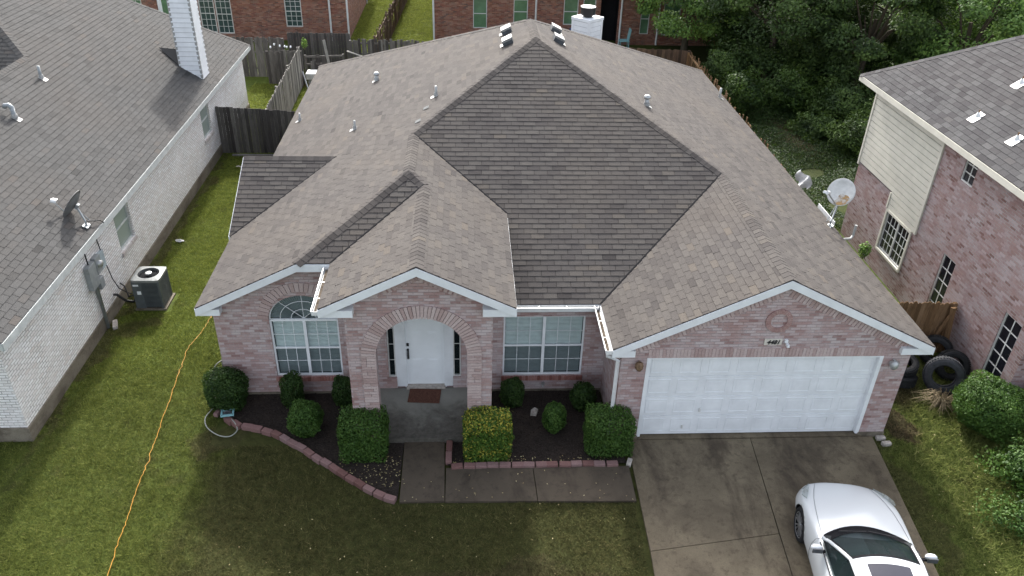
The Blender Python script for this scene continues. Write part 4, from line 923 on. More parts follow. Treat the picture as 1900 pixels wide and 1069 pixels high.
# air conditioner
ac = thing('air_conditioner', 'square grey louvred air conditioner on the grass by the whitewashed wall', 'air conditioner', (-12.0, 5.62, G))
ax0, ax1, ay0, ay1 = -12.36, -11.66, 5.28, 5.98
m = MB(); m.box(ax0-.04, ax1+.06, ay0-.04, ay1+.06, G-.05, G+.05); m.build('pad', m_found, ac)
m = MB(); m.box(ax0+.02, ax1-.02, ay0+.02, ay1-.02, G+.06, .70); m.build('coil', m_dark, ac)
m = MB()
for k in range(20):
    z = G+.09+k*.038
    m.box(ax0+.04, ax1-.04, ay0, ay0+.02, z, z+.022); m.box(ax0+.04, ax1-.04, ay1-.02, ay1, z, z+.022); m.box(ax0, ax0+.02, ay0+.04, ay1-.04, z, z+.022); m.box(ax1-.02, ax1, ay0+.04, ay1-.04, z, z+.022)
m_ac = plain('ac_paint', (0.1, 0.113, 0.12), .5, .4, .2, var=.1); m.build('louvres', m_ac, ac)
for x in (ax0, ax1-.05):
    for y in (ay0, ay1-.05): m = MB(); m.box(x-.003, x+.053, y-.003, y+.053, G+.05, .70); m.build('corner_post', m_ac, ac)
m = MB(); m.box(ax0-.005, ax0+.24, ay0-.007, ay0+.03, G+.06, .69); m.build('access_panel', m_ac, ac)
m = MB(); n = 32; o_ = []; i_ = []
ccx, ccy = (ax0+ax1)/2, (ay0+ay1)/2
for j in range(n):
    a = 2*pi*j/n; ca, sa = cos(a), sin(a); q = .37/max(abs(ca), abs(sa))*(.94 if abs(abs(ca)-abs(sa)) < .12 else 1)
    o_.append((ccx+q*ca, ccy+q*sa)); i_.append((ccx+.27*ca, ccy+.27*sa))
for j in range(n):
    k2 = (j+1) % n
    m.face([(*o_[j], .76), (*o_[k2], .76), (*i_[k2], .775), (*i_[j], .775)]); m.face([(*o_[j], .69), (*o_[k2], .69), (*o_[k2], .76), (*o_[j], .76)]); m.face([(*i_[j], .775), (*i_[k2], .775), (*i_[k2], .66), (*i_[j], .66)])
top = m.build('top_cover', plain('ac_top', (.18, .19, .187), .5, .4, var=.08), ac)
m = MB(); m.lathe([(.268, .69), (0, .69)], (ccx, ccy, 0), 24); m.build('fan_well', m_dark, top)
m = MB()
for r in (.10, .14, .18, .22, .26): m.tube([(ccx+r*cos(2*pi*j/24), ccy+r*sin(2*pi*j/24), .77) for j in range(25)], .003, 4, cap=False)
m.build('fan_guard', m_black, top)
m = MB(); m.lathe([(.085, .765), (.08, .79), (0, .80)], (ccx, ccy, 0), 18); m.build('fan_hub', m_metal, top)
for q in ((.1, .2, .33, .43), (.03, .17, .58, .63)): m = MB(); m.box(ax0+q[0], ax0+q[1], ay0-.012, ay0-.006, q[2], q[3]); m.build('rating_plate', m_white, ac)
m = MB(); m.tube([(-12.36, 5.5, .1), (-12.5, 5.45, .0), (-12.6, 5.3, .12), (-12.78, 5.25, .35), (LW+.02, 5.2, .38)], .035, 8); m.tube([(-12.36, 5.42, .25), (-12.55, 5.38, .2), (-12.7, 5.6, .4), (LW+.02, 5.7, .42)], .02, 8); m.build('refrigerant_line', m_black, ac)
# ------------------------------------------------------------------ white coupe on the driveway
CA = radians(-8.0); CO = Vector((3.19, -4.28, -.095))
car = thing('parked_car', 'white two door coupe with sunroof parked nose in on the stained concrete driveway', 'car', tuple(CO))
CR = Matrix.Rotation(CA, 3, 'Z'); CT = lambda p: tuple(CR @ Vector(p)+CO)
ST = [ # y, zb, w_sill, w_mid, z_mid, w_sh, z_sh, w_in, z_in, z_c
 (2.30, .24, .30, .34, .42, .32, .55, .20, .59, .595), (2.26, .20, .56, .62, .43, .56, .59, .36, .635, .645), (2.12, .17, .73, .80, .46, .70, .66, .46, .695, .705), (1.92, .17, .81, .875, .52, .79, .72, .52, .76, .77),
 (1.65, .18, .84, .905, .58, .835, .79, .57, .81, .825), (1.38, .18, .85, .915, .62, .845, .845, .60, .85, .865), (1.05, .18, .85, .905, .64, .84, .87, .62, .885, .905), (.75, .18, .855, .895, .66, .83, .885, .63, .91, .93),
 (.45, .18, .86, .895, .66, .82, .90, .60, .91, .92), (-.1, .18, .865, .90, .66, .825, .915, .60, .92, .92), (-.7, .18, .87, .91, .67, .835, .93, .60, .93, .93), (-1.2, .18, .87, .93, .69, .86, .95, .62, .955, .955),
 (-1.65, .19, .86, .925, .70, .84, .97, .62, 1.0, 1.01), (-2.0, .22, .81, .875, .68, .77, .96, .58, .995, 1.0), (-2.25, .28, .70, .78, .62, .68, .90, .5, .93, .93), (-2.36, .34, .5, .55, .6, .5, .82, .4, .83, .83)]
m = MB(); m.T = CT; vs = []; nst = len(ST)
for y, zb, a, b, zm, c, zs, d, zi, zc in ST:
    half = [(a*.8, zb), (a, zb+.07), (b*.985, zb+.2), (b, zm), (c+.02, zs-.05), (c-.02, zs), (d, zi), (d*.45, zc), (0, zc+.004)]
    sec = [(x, z) for x, z in half]+[(-x, z) for x, z in half[-2::-1]]
    vs += [(x, y, z) for x, z in sec]
ns = 17; fs = []
for i in range(nst-1):
    for j in range(ns-1): fs.append((i*ns+j, i*ns+j+1, (i+1)*ns+j+1, (i+1)*ns+j))
    fs.append((i*ns+ns-1, i*ns, (i+1)*ns, (i+1)*ns+ns-1))
fs += [tuple(range(ns-1, -1, -1)), tuple((nst-1)*ns+j for j in range(ns))]
m.add(vs, fs); body = m.build('body', [m_paint, m_dark], car, smooth=True, fix=True, sub=2)
def apply_mods(o):
    bpy.context.view_layer.update(); dg = bpy.context.evaluated_depsgraph_get()
    me = bpy.data.meshes.new_from_object(o.evaluated_get(dg)); old = o.data; o.modifiers.clear(); o.data = me; me.name = old.name
WH = [(sx, y) for y in (1.40, -1.45) for sx in (-1, 1)]
cut = MB(); cut.T = CT
for sx, y in WH:
    a, b = sorted((sx*.60, sx*1.1)); n = 32
    ring_ = [(cos(2*pi*j/n)*.375+y, sin(2*pi*j/n)*.375+.335) for j in range(n)]
    cut.add([(x, yy, zz) for x in (a, b) for yy, zz in ring_], [tuple(range(n)), tuple(range(2*n-1, n-1, -1))]+[(j, (j+1) % n, n+(j+1) % n, n+j) for j in range(n)])
co = cut.build('cutter', [m_dark], car, fix=True)
bo = body.modifiers.new('arch', 'BOOLEAN'); bo.operation = 'DIFFERENCE'; bo.object = co; bo.solver = 'EXACT'
try: bo.material_mode = 'TRANSFER'
except Exception: pass
apply_mods(body); bpy.data.objects.remove(co)
# glasshouse
def patch(m, fn, nu, nv):
    vs = [fn(i/nu, j/nv) for j in range(nv+1) for i in range(nu+1)]
    m.add(vs, [(j*(nu+1)+i, j*(nu+1)+i+1, (j+1)*(nu+1)+i+1, (j+1)*(nu+1)+i) for j in range(nv) for i in range(nu)])
lerp = lambda a, b, t: a+(b-a)*t
def ws(u, v, w0=.735, w1=.575):          # windscreen
    s = 2*u-1; wv = lerp(w0, w1, v); y = lerp(.86-.26*s*s, -.06-.10*s*s, v); z = lerp(.938-.022*s*s, 1.315-.03*s*s, v)+.05*v*(1-v)
    return (s*wv, y, z)
def rf(u, v):
    s = 2*u-1; wv = lerp(.575, .545, v); y = lerp(-.06-.10*s*s, -1.05+.05*s*s, v); z = lerp(1.315, 1.305, v)-.03*s*s+.055*v*(1-v)*(1-s*s*.5)
    return (s*wv, y, z)
def rw(u, v):
    s = 2*u-1; wv = lerp(.545, .66, v); y = lerp(-1.05+.05*s*s, -1.78+.16*s*s, v); z = lerp(1.305, 1.005, v)-.03*s*s+.03*v*(1-v)
    return (s*wv, y, z)
m = MB(); m.T = CT; patch(m, rf, 12, 10); m.build('roof_panel', m_paint, car, smooth=True)
up = lambda p, d=.006: (p[0], p[1], p[2]+d)
m = MB(); m.T = CT
def sr(u, v):
    a = lerp(.2, .8, u); b = lerp(.16, .55, v); return up(rf(a, b), .007)
patch(m, sr, 8, 6); m.build('sunroof', m_roofglass, car, smooth=True)
m = MB(); m.T = CT; patch(m, ws, 14, 10); m.build('windscreen', m_carglass, car, smooth=True)
m = MB(); m.T = CT
patch(m, lambda u, v: up(ws(u, v*.17)), 14, 2); patch(m, lambda u, v: up(ws(u, .94+v*.06)), 14, 1); patch(m, lambda u, v: up(ws(u*.045, v)), 1, 8); patch(m, lambda u, v: up(ws(.955+u*.045, v)), 1, 8)
m.build('windscreen_border', m_dark, car, smooth=True)
m = MB(); m.T = CT; patch(m, lambda u, v: (lambda p: (p[0], p[1]+.07*(1-v), p[2]-.004+.006*v))(ws(u, 0)), 14, 2); m.build('cowl', m_dark, car, smooth=True)
m = MB(); m.T = CT; m.tube([(-.48, .70, 1.005), (.0, .745, 1.0)], .007, 6); m.tube([(.04, .755, 1.0), (.50, .66, 1.01)], .007, 6); m.build('wiper', m_black, car)
m = MB(); m.T = CT; patch(m, rw, 12, 6); m.build('rear_window', m_carglass, car, smooth=True)
for sx in (-1, 1):
    m = MB(); m.T = CT
    A0 = ws((sx+1)/2, 0); A1 = ws((sx+1)/2, 1)
    m.tube([(A0[0]*1.02, A0[1]+.02, A0[2]-.02)]+[up(ws((sx+1)/2, v), .0) for v in (.25, .5, .75, 1)]+[up(rf((sx+1)/2, v), 0) for v in (.3, .6, 1)]+[up(rw((sx+1)/2, v), 0) for v in (.3, .6, 1)], .032, 8)
    m.build('roof_pillar', m_paint, car, smooth=True)
    m = MB(); m.T = CT
    def sg(u, v):
        if u < .42: q = u/.42; t_ = ws((sx+1)/2, q)
        else: q = (u-.42)/.58; t_ = rf((sx+1)/2, q)
        b = (sx*.80, lerp(.46, -1.45, u), .91+.05*u); return tuple(lerp(b[i], t_[i], v) for i in range(3))
    patch(m, sg, 16, 4); m.build('side_window', m_carglass, car, smooth=True)
    m = MB(); m.T = CT; m.tube([(sx*.825, .50, .905), (sx*.83, 0, .915), (sx*.835, -.7, .935), (sx*.83, -1.4, .965)], .012, 6); m.build('window_trim', m_black, car)
    m = MB(); m.T = CT; m.bar((sx*.80, .28, .93), (sx*.93, .27, .965), .05, .03); mf = m.build('mirror_foot', m_dark, car)
    m = MB(); m.T = CT; vs = []; fs = []
    for i in range(7):
        for j in range(12):
            a = -pi/2+pi*i/6; b = 2*pi*j/12; vs.append((sx*.955+.105*sin(a), .27+.07*cos(a)*cos(b)+.02*sx*sx, 1.0+.062*cos(a)*sin(b)))
    for i in range(6):
        for j in range(12): fs.append((i*12+j, i*12+(j+1) % 12, (i+1)*12+(j+1) % 12, (i+1)*12+j))
    m.add(vs, fs); mi = m.build('mirror', m_paint, car, smooth=True, fix=True)
    m = MB(); m.T = CT; m.obox((sx*.955, .218, .995), (.085, 0, 0), (0, .012, 0), (0, 0, .045)); m.build('mirror_glass', m_vent, mi)
    # headlight: swept wedge lying on the front corner
    m = MB(); m.T = CT
    hp = [(sx*.60, 2.14, .66), (sx*.79, 1.94, .69), (sx*.84, 1.74, .765), (sx*.80, 1.58, .835), (sx*.735, 1.74, .80), (sx*.66, 1.95, .745)]
    lift = [(x*1.008, y+.012, z+.022) for x, y, z in hp]; cc = tuple(sum(q[i] for q in lift)/6 for i in range(3)); cc = (cc[0]*1.02, cc[1]+.015, cc[2]+.025)
    for i in range(6): m.add([lift[i], lift[(i+1) % 6], cc], [(0, 1, 2)]); m.add([hp[i], hp[(i+1) % 6], lift[(i+1) % 6], lift[i]], [(0, 1, 2, 3)])
    hl = m.build('headlight', m_lens, car)
    m = MB(); m.T = CT; m.lathe([(.05, .0), (.045, .03), (.0, .04)], (sx*.745, 1.86, .735), 14); m.build('lamp', m_metal, hl, smooth=True)
    # panel gaps: bonnet edge and door edge
    m = MB(); m.T = CT; m.tube([(sx*.50, 2.13, .702), (sx*.58, 1.92, .758), (sx*.655, 1.65, .812), (sx*.70, 1.38, .856), (sx*.735, 1.05, .884), (sx*.755, .72, .907)], .0032, 5); m.build('bonnet_gap', m_vent, car)
    m = MB(); m.T = CT; m.tube([(sx*.80, .60, .895), (sx*.86, .62, .85), (sx*.903, .64, .70), (sx*.905, .64, .52), (sx*.885, .62, .34)], .0035, 5); m.build('door_gap', m_vent, car)
m = MB(); m.T = CT; m.box(-.34, .34, 2.285, 2.31, .36, .50); m.build('grille', m_black, car)
m = MB(); m.T = CT; patch(m, lambda u, v: (lerp(-.74, .74, u), lerp(.62, .12, v), .955+.05*sin(pi*v)), 8, 5); m.build('dashboard', m_darkg, car, smooth=True)
m = MB(); m.T = CT; patch(m, lambda u, v: (lerp(-.78, .78, u), lerp(.5, -1.6, v), .945+.05*v), 4, 4); m.build('cabin_floor', m_dark, car)
m = MB(); m.T = CT
R_s = Matrix.Rotation(radians(-62), 3, 'X'); m.tube([tuple(Vector((-.36, .02, 1.03))+R_s @ Vector((.18*cos(2*pi*j/24), .18*sin(2*pi*j/24), 0))) for j in range(25)], .016, 6, cap=False)
m.bar(tuple(Vector((-.36, .02, 1.03))+R_s @ Vector((-.17, 0, 0))), tuple(Vector((-.36, .02, 1.03))+R_s @ Vector((.17, 0, 0))), .03, .03); m.build('steering_wheel', m_black, car)
for sx in (-1, 1):
    m = MB(); m.T = CT; m.obox((sx*.36, -.52, 1.04), (.22, 0, 0), (0, .05, 0), (0, -.06, .16)); m.obox((sx*.36, -.58, 1.20), (.11, 0, 0), (0, .04, 0), (0, -.01, .06)); m.build('seat', m_vent, car, bevel=.03)
for sx, y in WH:
    wt = MB(); Rw = Matrix.Rotation(pi/2*sx, 3, 'Y'); wt.T = lambda p: CT(p)
    c = (sx*.79, y, .335)
    wt.lathe([(.24, -.09), (.31, -.095), (.335, -.06), (.338, .0), (.335, .06), (.312, .092), (.25, .10), (.245, .07)], c, 36, R=Rw); wo = wt.build('wheel', m_rubber, car, smooth=True)
    rm = MB(); rm.T = CT; rm.lathe([(.245, .085), (.225, .075), (.215, .02), (.0, .02)], c, 30, R=Rw, mi=1)
    for k in range(14):
        a = 2*pi*k/14+(.10 if k % 2 else -.02); q0 = Vector((.045*cos(a), .045*sin(a), .07)); q1 = Vector((.225*cos(a), .225*sin(a), .075))
        rm.bar(tuple(Vector(c)+Rw @ q0), tuple(Vector(c)+Rw @ q1), .024, .022, up=(1, 0, 0))
    rm.lathe([(.06, .05), (.05, .085), (0, .09)], c, 14, R=Rw); rm.lathe([(.232, .082), (.246, .088), (.25, .08)], c, 30, R=Rw)
    rm.build('rim', [m_alloy, m_dark], wo)

# ------------------------------------------------------------------ old tyres by the gate
def tyre(label, c, face, r=.36, wd=.24, mt=m_rubber, group=None):
    n = Vector(face).normalized(); a = n.cross(Vector((0, 0, 1))).normalized(); b = a.cross(n); R = Matrix((a, b, n)).transposed(); h = wd/2
    m = MB(); m.lathe([(r*.56, -h*.75), (r*.62, -h), (r*.80, -h*1.06), (r*.93, -h*.92), (r*.99, -h*.6), (r, 0), (r*.99, h*.6), (r*.93, h*.92), (r*.80, h*1.06), (r*.62, h), (r*.56, h*.75), (r*.60, h*.6), (r*.78, h*.7), (r*.86, 0), (r*.78, -h*.7), (r*.60, -h*.6), (r*.56, -h*.75)], c, 40, R=R)
    for k in range(44):
        q = 2*pi*k/44; v = R @ Vector((cos(q), sin(q), 0)); tt = R @ Vector((-sin(q), cos(q), 0))
        for off in (-.55, .0, .55): m.obox(Vector(c)+v*(r+.001)+n*h*off+tt*(.01*off), tt*r*.05, n*h*.22, v*.006)
    return tag(m.build('old_tyre', mt, smooth=False), label, 'tyre', group)
g_ = 'old tyres by the gate'
tyre('big worn black tyre standing upright in front of the tyre heap beside the round bush', (7.62, 1.60, .27), (-.45, -.80, .38), .45, .28, m_rubberg, g_)
tyre('black tyre leaning behind the foremost standing tyre towards the mauve wall', (8.08, 2.05, .22), (-.25, -.80, .42), .38, .25, m_rubber, g_)
tyre('black tyre propped under the leaning post at the back of the tyre heap', (7.95, 2.62, .26), (-.5, -.7, .3), .38, .26, m_rubber, g_)
tyre('black tyre lying flat in the dark corner nearest the garage wall', (6.75, 1.9, .02), (.1, .1, 1), .38, .25, m_rubber, g_)
tyre('black tyre stacked on top of the flat tyre by the garage wall', (6.8, 2.05, .27), (-.15, -.15, 1), .37, .25, m_rubber, g_)

# ------------------------------------------------------------------ leaves
def leaf_mesh(name, P, Nn, size, mats, tint, parent=None, loc=None, flat=.35, asp=.55, extra=None):
    n = len(P); Nn = Nn/np.maximum(np.linalg.norm(Nn, axis=1, keepdims=True), 1e-6)
    d = Nn+rng.normal(0, 1, (n, 3))*(1-flat)*.9; d /= np.linalg.norm(d, axis=1, keepdims=True)
    r = rng.normal(0, 1, (n, 3)); a = np.cross(d, r); a /= np.maximum(np.linalg.norm(a, axis=1, keepdims=True), 1e-6); b = np.cross(d, a)
    s = (size*rng.uniform(.65, 1.35, n))[:, None]
    V = np.stack([P-a*s*.5, P+b*s*asp*.5-a*s*.05+d*s*.08, P+a*s*.5, P-b*s*asp*.5-a*s*.05+d*s*.08], 1).reshape(-1, 3)
    F = np.arange(n*4, dtype=np.int32); T = np.asarray(tint, np.float32)
    o = np.array(ORG[parent.name] if parent is not None else loc, float)
    me = bpy.data.meshes.new(name); me.vertices.add(n*4); me.vertices.foreach_set('co', (V-o).ravel()); me.loops.add(n*4); me.loops.foreach_set('vertex_index', F)
    me.polygons.add(n); me.polygons.foreach_set('loop_start', np.arange(0, n*4, 4, dtype=np.int32)); me.polygons.foreach_set('loop_total', np.full(n, 4, np.int32))
    at = me.attributes.new('tint', 'FLOAT', 'FACE'); at.data.foreach_set('value', T); me.update(); me.validate()
    me.materials.append(mats); ob = bpy.data.objects.new(name, me); COL.objects.link(ob)
    if parent is not None: ob.parent = parent; ORG[ob.name] = tuple(o)
    else: ob.location = o; ORG[ob.name] = tuple(o)
    return ob
def shrub(label, c, r, p, mt, n=9000, size=.05, nm='shrub', group=None, lump=.08, yel=None, stems=4, cat='shrub', shell=.16, bottom=.0, tintm=.5, tints=.2):
    c = np.array(c, float); r = np.array(r, float)
    t = thing(nm, label, cat, (c[0], c[1], c[2]-r[2]), group)
    D = rng.normal(0, 1, (n, 3)); D /= np.linalg.norm(D, axis=1, keepdims=True)
    q = (np.abs(D)**p).sum(1)**(-1/p); U = D*q[:, None]
    Nn = np.sign(U)*np.abs(U)**(p-1)/r
    ph = rng.uniform(0, 6.28, 6); w_ = 1+lump*(np.sin(U[:, 0]*3.1+ph[0])*np.sin(U[:, 1]*3.7+ph[1])+.7*np.sin(U[:, 2]*5.3+ph[2]+U[:, 0]*4)+.4*np.sin(U[:, 0]*9+ph[3])*np.sin(U[:, 1]*8+U[:, 2]*9+ph[4]))
    depth = 1-np.abs(rng.normal(0, shell, n))+np.where(rng.random(n) < .04, rng.uniform(0, .09, n), 0)
    P = c+U*r*(w_*np.clip(depth, .2, 1.2))[:, None]
    keep = P[:, 2] > c[2]-r[2]*(1-bottom); P = P[keep]; Nn = Nn[keep]; U = U[keep]; w_ = w_[keep]
    tn = rng.normal(tintm, tints, len(P))*.75+(w_-1)*1.2+.12
    tn = np.clip(tn, 0, .7)
    if yel is not None: tn = np.where(rng.random(len(P)) < yel(U), rng.uniform(.72, 1., len(P)), tn)
    leaf_mesh('foliage', P, Nn, size, mt, tn, t)
    m = MB(); b = Vector((c[0], c[1], c[2]-r[2]-.03))
    for k in range(stems):
        a = 2*pi*k/stems+1; m.tube([b+Vector((.04*cos(a), .04*sin(a), 0)), b+Vector((r[0]*.25*cos(a), r[1]*.25*sin(a), r[2]*.8)), b+Vector((r[0]*.5*cos(a+.4), r[1]*.5*sin(a+.4), r[2]*1.6))], [.018, .013, .006], 5)
    m.build('stem', m_bark, t); return t
shrub('dark green ball shrub at the left front corner of the pink brick house', (-9.02, 1.28, .36), (.46, .40, .50), 2.7, m_shrub, 12000, .048)
shrub('small dark clipped shrub standing under the arched window', (-7.58, 1.34, .28), (.24, .24, .42), 3.2, m_shrub, 5000, .045)
shrub('small shrub tucked between the arched window and the left arch pillar', (-6.45, 1.30, .26), (.24, .24, .38), 2.6, m_shrub, 4500, .045)
shrub('rounded mid green shrub in the middle of the left flower bed', (-7.14, .38, .28), (.36, .36, .42), 2.4, m_shrubB, 8000, .048)
shrub('large square clipped hedge shrub in front of the left arch pillar', (-5.83, -.22, .36), (.49, .42, .52), 9., m_shrubB, 17000, .05, lump=.04, yel=None)
shrub('square clipped shrub speckled with yellow leaves in front of the right arch pillar', (-3.26, -.34, .38), (.50, .36, .54), 9., m_yel, 17000, .05, lump=.04,
      yel=lambda U: .02+.42*np.exp(-((U[:, 2]-.9)/.22)**2)*(U[:, 2] > .5)+.40*np.exp(-((U[:, 2]+.30)/.16)**2)+.10*(np.abs(U[:, 0]) > .85))
shrub('small dark shrub against the right arch pillar and brick wall', (-2.66, 1.22, .22), (.27, .25, .36), 2.4, m_shrub, 4500, .05)
shrub('small pear shaped shrub in the middle of the right flower bed', (-1.79, .34, .24), (.25, .25, .38), 2.1, m_shrubB, 5000, .045)
shrub('loose dark shrub in the corner beside the garage side wall', (-1.07, 1.05, .24), (.30, .28, .36), 2.0, m_shrub, 4200, .055, shell=.25)
shrub('square clipped green shrub at the garage corner by the driveway', (-.70, -.22, .36), (.50, .40, .50), 8., m_shrubB, 16000, .046, lump=.04)
shrub('large round bright green bush beside the tyres and mauve wall', (8.0, .30, .42), (.78, .76, .62), 2.2, m_shrubB, 20000, .055, lump=.10, shell=.2)
shrub('loose light green bush at the right edge of the side lawn', (8.1, -1.5, .22), (.95, .85, .46), 2., m_shrubB, 11000, .07, shell=.5, lump=.28)
shrub('spreading pale green plant right of the big round bush', (9.25, .15, .45), (.55, .8, .6), 2., m_shrub, 8000, .065, shell=.3, lump=.14)
shrub('low weedy plant behind the parked coupe at the lawn edge', (7.4, -2.7, .05), (1.1, .8, .3), 2., m_shrubB, 7000, .06, shell=.6, lump=.3)
shrub('small sprig of green leaves above the ragged side fence', (6.95, 5.3, 1.62), (.16, .2, .22), 2., m_treeB, 350, .07, nm='vine', cat='plant', shell=.4)
shrub('yellow green plant tip poking above the broken fence corner', (-11.0, 24.5, 1.72), (.16, .15, .26), 2., m_treeB, 140, .09, nm='vine', cat='plant', shell=.4)
# dry grass tuft
m = MB()
for k in range(150):
    a = random.uniform(0, 2*pi); q = random.uniform(.25, .62); x, y = 7.30+random.gauss(0, .05), 1.0+random.gauss(0, .05); h = random.uniform(.18, .42)
    p = [Vector((x, y, G)), Vector((x+q*.4*cos(a), y+q*.4*sin(a), G+h)), Vector((x+q*cos(a), y+q*sin(a), G+h*.45))]
    sd = Vector((-sin(a), cos(a), 0))*.006
    m.face([p[0]-sd, p[0]+sd, p[1]+sd, p[1]-sd]); m.face([p[1]-sd, p[1]+sd, p[2]])
tag(m.build('dry_grass_tuft', m_dry, loc=(7.30, 1.0, G)), 'straw coloured dry grass tuft hanging between tyre and round bush', 'grass tuft')
m = MB()
for k in range(26):
    x, y = 7.7+random.gauss(0, .15), -.72+random.gauss(0, .1); a = random.uniform(0, 6.28); m.bar((x, y, G+.01), (x+.16*cos(a), y+.16*sin(a), G+random.uniform(.05, .22)), .008, .008)
tag(m.build('dry_twigs', m_dry, loc=(7.7, -.72, G)), 'few dry pale twigs sticking up below the round bush', 'twigs')

# trees
def tree(label, x, y, zc, rx, rz, mt, n=60, leaves=230, size=.2, tm=.42, group='trees behind the houses', th=.2, seedoff=0):
    t = thing('broadleaf_tree', label, 'tree', (x, y, G), group); lean = random.uniform(-.3, .3)
    m = MB(); m.tube([(x, y, G-.1), (x+lean*.3, y, zc*.45), (x+lean, y+.1, zc)], [th, th*.75, th*.4], 9); m.build('trunk', m_bark, t)
    cs = []
    for k in range(n):
        d = rng.normal(0, 1, 3); d /= np.linalg.norm(d); q = rng.uniform(.55, 1.02)**.6; c = np.array([x, y, zc])+d*q*np.array([rx, rx, rz])*(.86+.2*rng.random()); c[2] = max(c[2], .5); cs.append((c, d))
    m = MB()
    for c, d in cs[::5]: m.tube([(x+lean*.6, y, zc*.55), tuple((np.array([x, y, zc*.75])+c)/2), tuple(c)], [th*.35, th*.2, .015], 5)
    m.build('limb', m_bark, t)
    PP = []; NN = []; TT = []
    for c, d in cs:
        k = int(leaves*rng.uniform(.6, 1.3)); r = rng.uniform(.45, .95)*rx/3.4
        e = rng.normal(0, 1, (k, 3)); e /= np.linalg.norm(e, axis=1, keepdims=True); rad = rng.random(k)**.45
        p = c+e*(rad*r)[:, None]*np.array([1.15, 1.15, .7]); PP.append(p); NN.append(e*.5+np.array([0, 0, .7])+d*.3); TT.append(np.clip(rng.normal(tm+rng.normal(0, .16), .14, k), 0, 1))
    leaf_mesh('crown', np.concatenate(PP), np.concatenate(NN), size, mt, np.concatenate(TT), t, flat=.45)
    return t
TR = [('light green tree overhanging the red brick back wall right of the white chimney', 7.9, 29.2, 4.3, 3.4, 3.2, m_treeB, .46),
      ('dense dark tree standing behind the brown back fence corner', 11.2, 25.6, 4.0, 3.7, 3.5, m_tree, .42),
      ('dark tree in the middle of the wood between the brown roof and the mauve house', 14.3, 22.6, 3.6, 3.1, 3.2, m_tree, .45),
      ('tree rising just behind the upper corner of the mauve house', 18.2, 21.0, 3.9, 3.5, 3.4, m_treeB, .40),
      ('bright leaved tree behind the slate grey roof at the right', 22.6, 20.5, 4.2, 3.7, 3.5, m_treeB, .44),
      ('tree at the far right above the slate grey roof ridge', 27.0, 20.0, 4.4, 3.9, 3.7, m_tree, .5),
      ('tall tree at the back between two darker crowns', 13.2, 31.5, 4.3, 4.2, 4.0, m_tree, .5),
      ('tall tree deep at the back near the top of the picture', 18.8, 28.5, 4.3, 4.3, 4.1, m_tree, .42),
      ('broad tree deep behind the bright leaved tree', 24.6, 27.0, 4.5, 4.4, 4.2, m_treeB, .38),
      ('far tree at the top right corner behind the others', 31.0, 26.0, 4.6, 4.6, 4.2, m_tree, .45)]
for lb, x, y, zc, rx_, rz_, mt, tm in TR: tree(lb, x, y, zc, rx_, rz_, mt, n=95, leaves=430, size=.15, tm=tm)
UB = [(8.3, 20.6, .9, 1.1, 1.1, 'dark leafy bush against the ragged side fence near its far end'), (10.6, 21.2, .8, 1.2, 1.0, 'dark bush at the foot of the wood left of the dirt track'), (12.6, 19.5, .8, 1.5, 1.1, 'leafy bush right of the bare dirt track'), (11.9, 16.3, .6, 1.2, .9, 'mid green bush between the dirt track and the boarded wall'), (13.6, 16.8, .9, 1.4, 1.2, 'bright tipped bush near the rear corner of the boarded house'), (15.6, 15.4, .9, 1.5, 1.2, 'dense bush tucked behind the mauve house'), (12.3, 13.6, .4, 1.0, .65, 'low bush on the shaded ground before the boarded wall'), (15.2, 19.0, 1.1, 1.6, 1.4, 'tall dark bush under the middle trees'), (8.6, 24.0, .9, 1.3, 1.1, 'dark bush beside the corner of the brown back fence')]
UB += [(14.5, 26.5, 1.2, 2.0, 1.6, 'wide dark thicket low between the middle tree trunks'), (17.0, 24.6, 1.2, 2.0, 1.7, 'wide dark thicket behind the upper corner of the mauve house'), (11.0, 29.5, 1.2, 2.0, 1.6, 'dark thicket behind the fence corner tree'), (15.5, 31.5, 1.6, 2.6, 2.2, 'deep thicket at the back of the wood below the tall tree'), (20.5, 26.0, 1.6, 2.6, 2.2, 'deep thicket at the back right of the wood'), (12.9, 23.8, 1.0, 1.5, 1.2, 'thicket at the foot of the dense dark tree'), (10.9, 18.2, .25, 1.0, .6, 'low dark bush at the bend of the dirt track')]
for x, y, zc, r0, r1, lb in UB: shrub(lb, (x, y, zc-.1), (r0, r0, r1), 2., random.choice((m_tree, m_weed)), int(3200*r0**1.6)+1500, .12, group='bushes under the trees', shell=.3, lump=.22, tintm=.42)

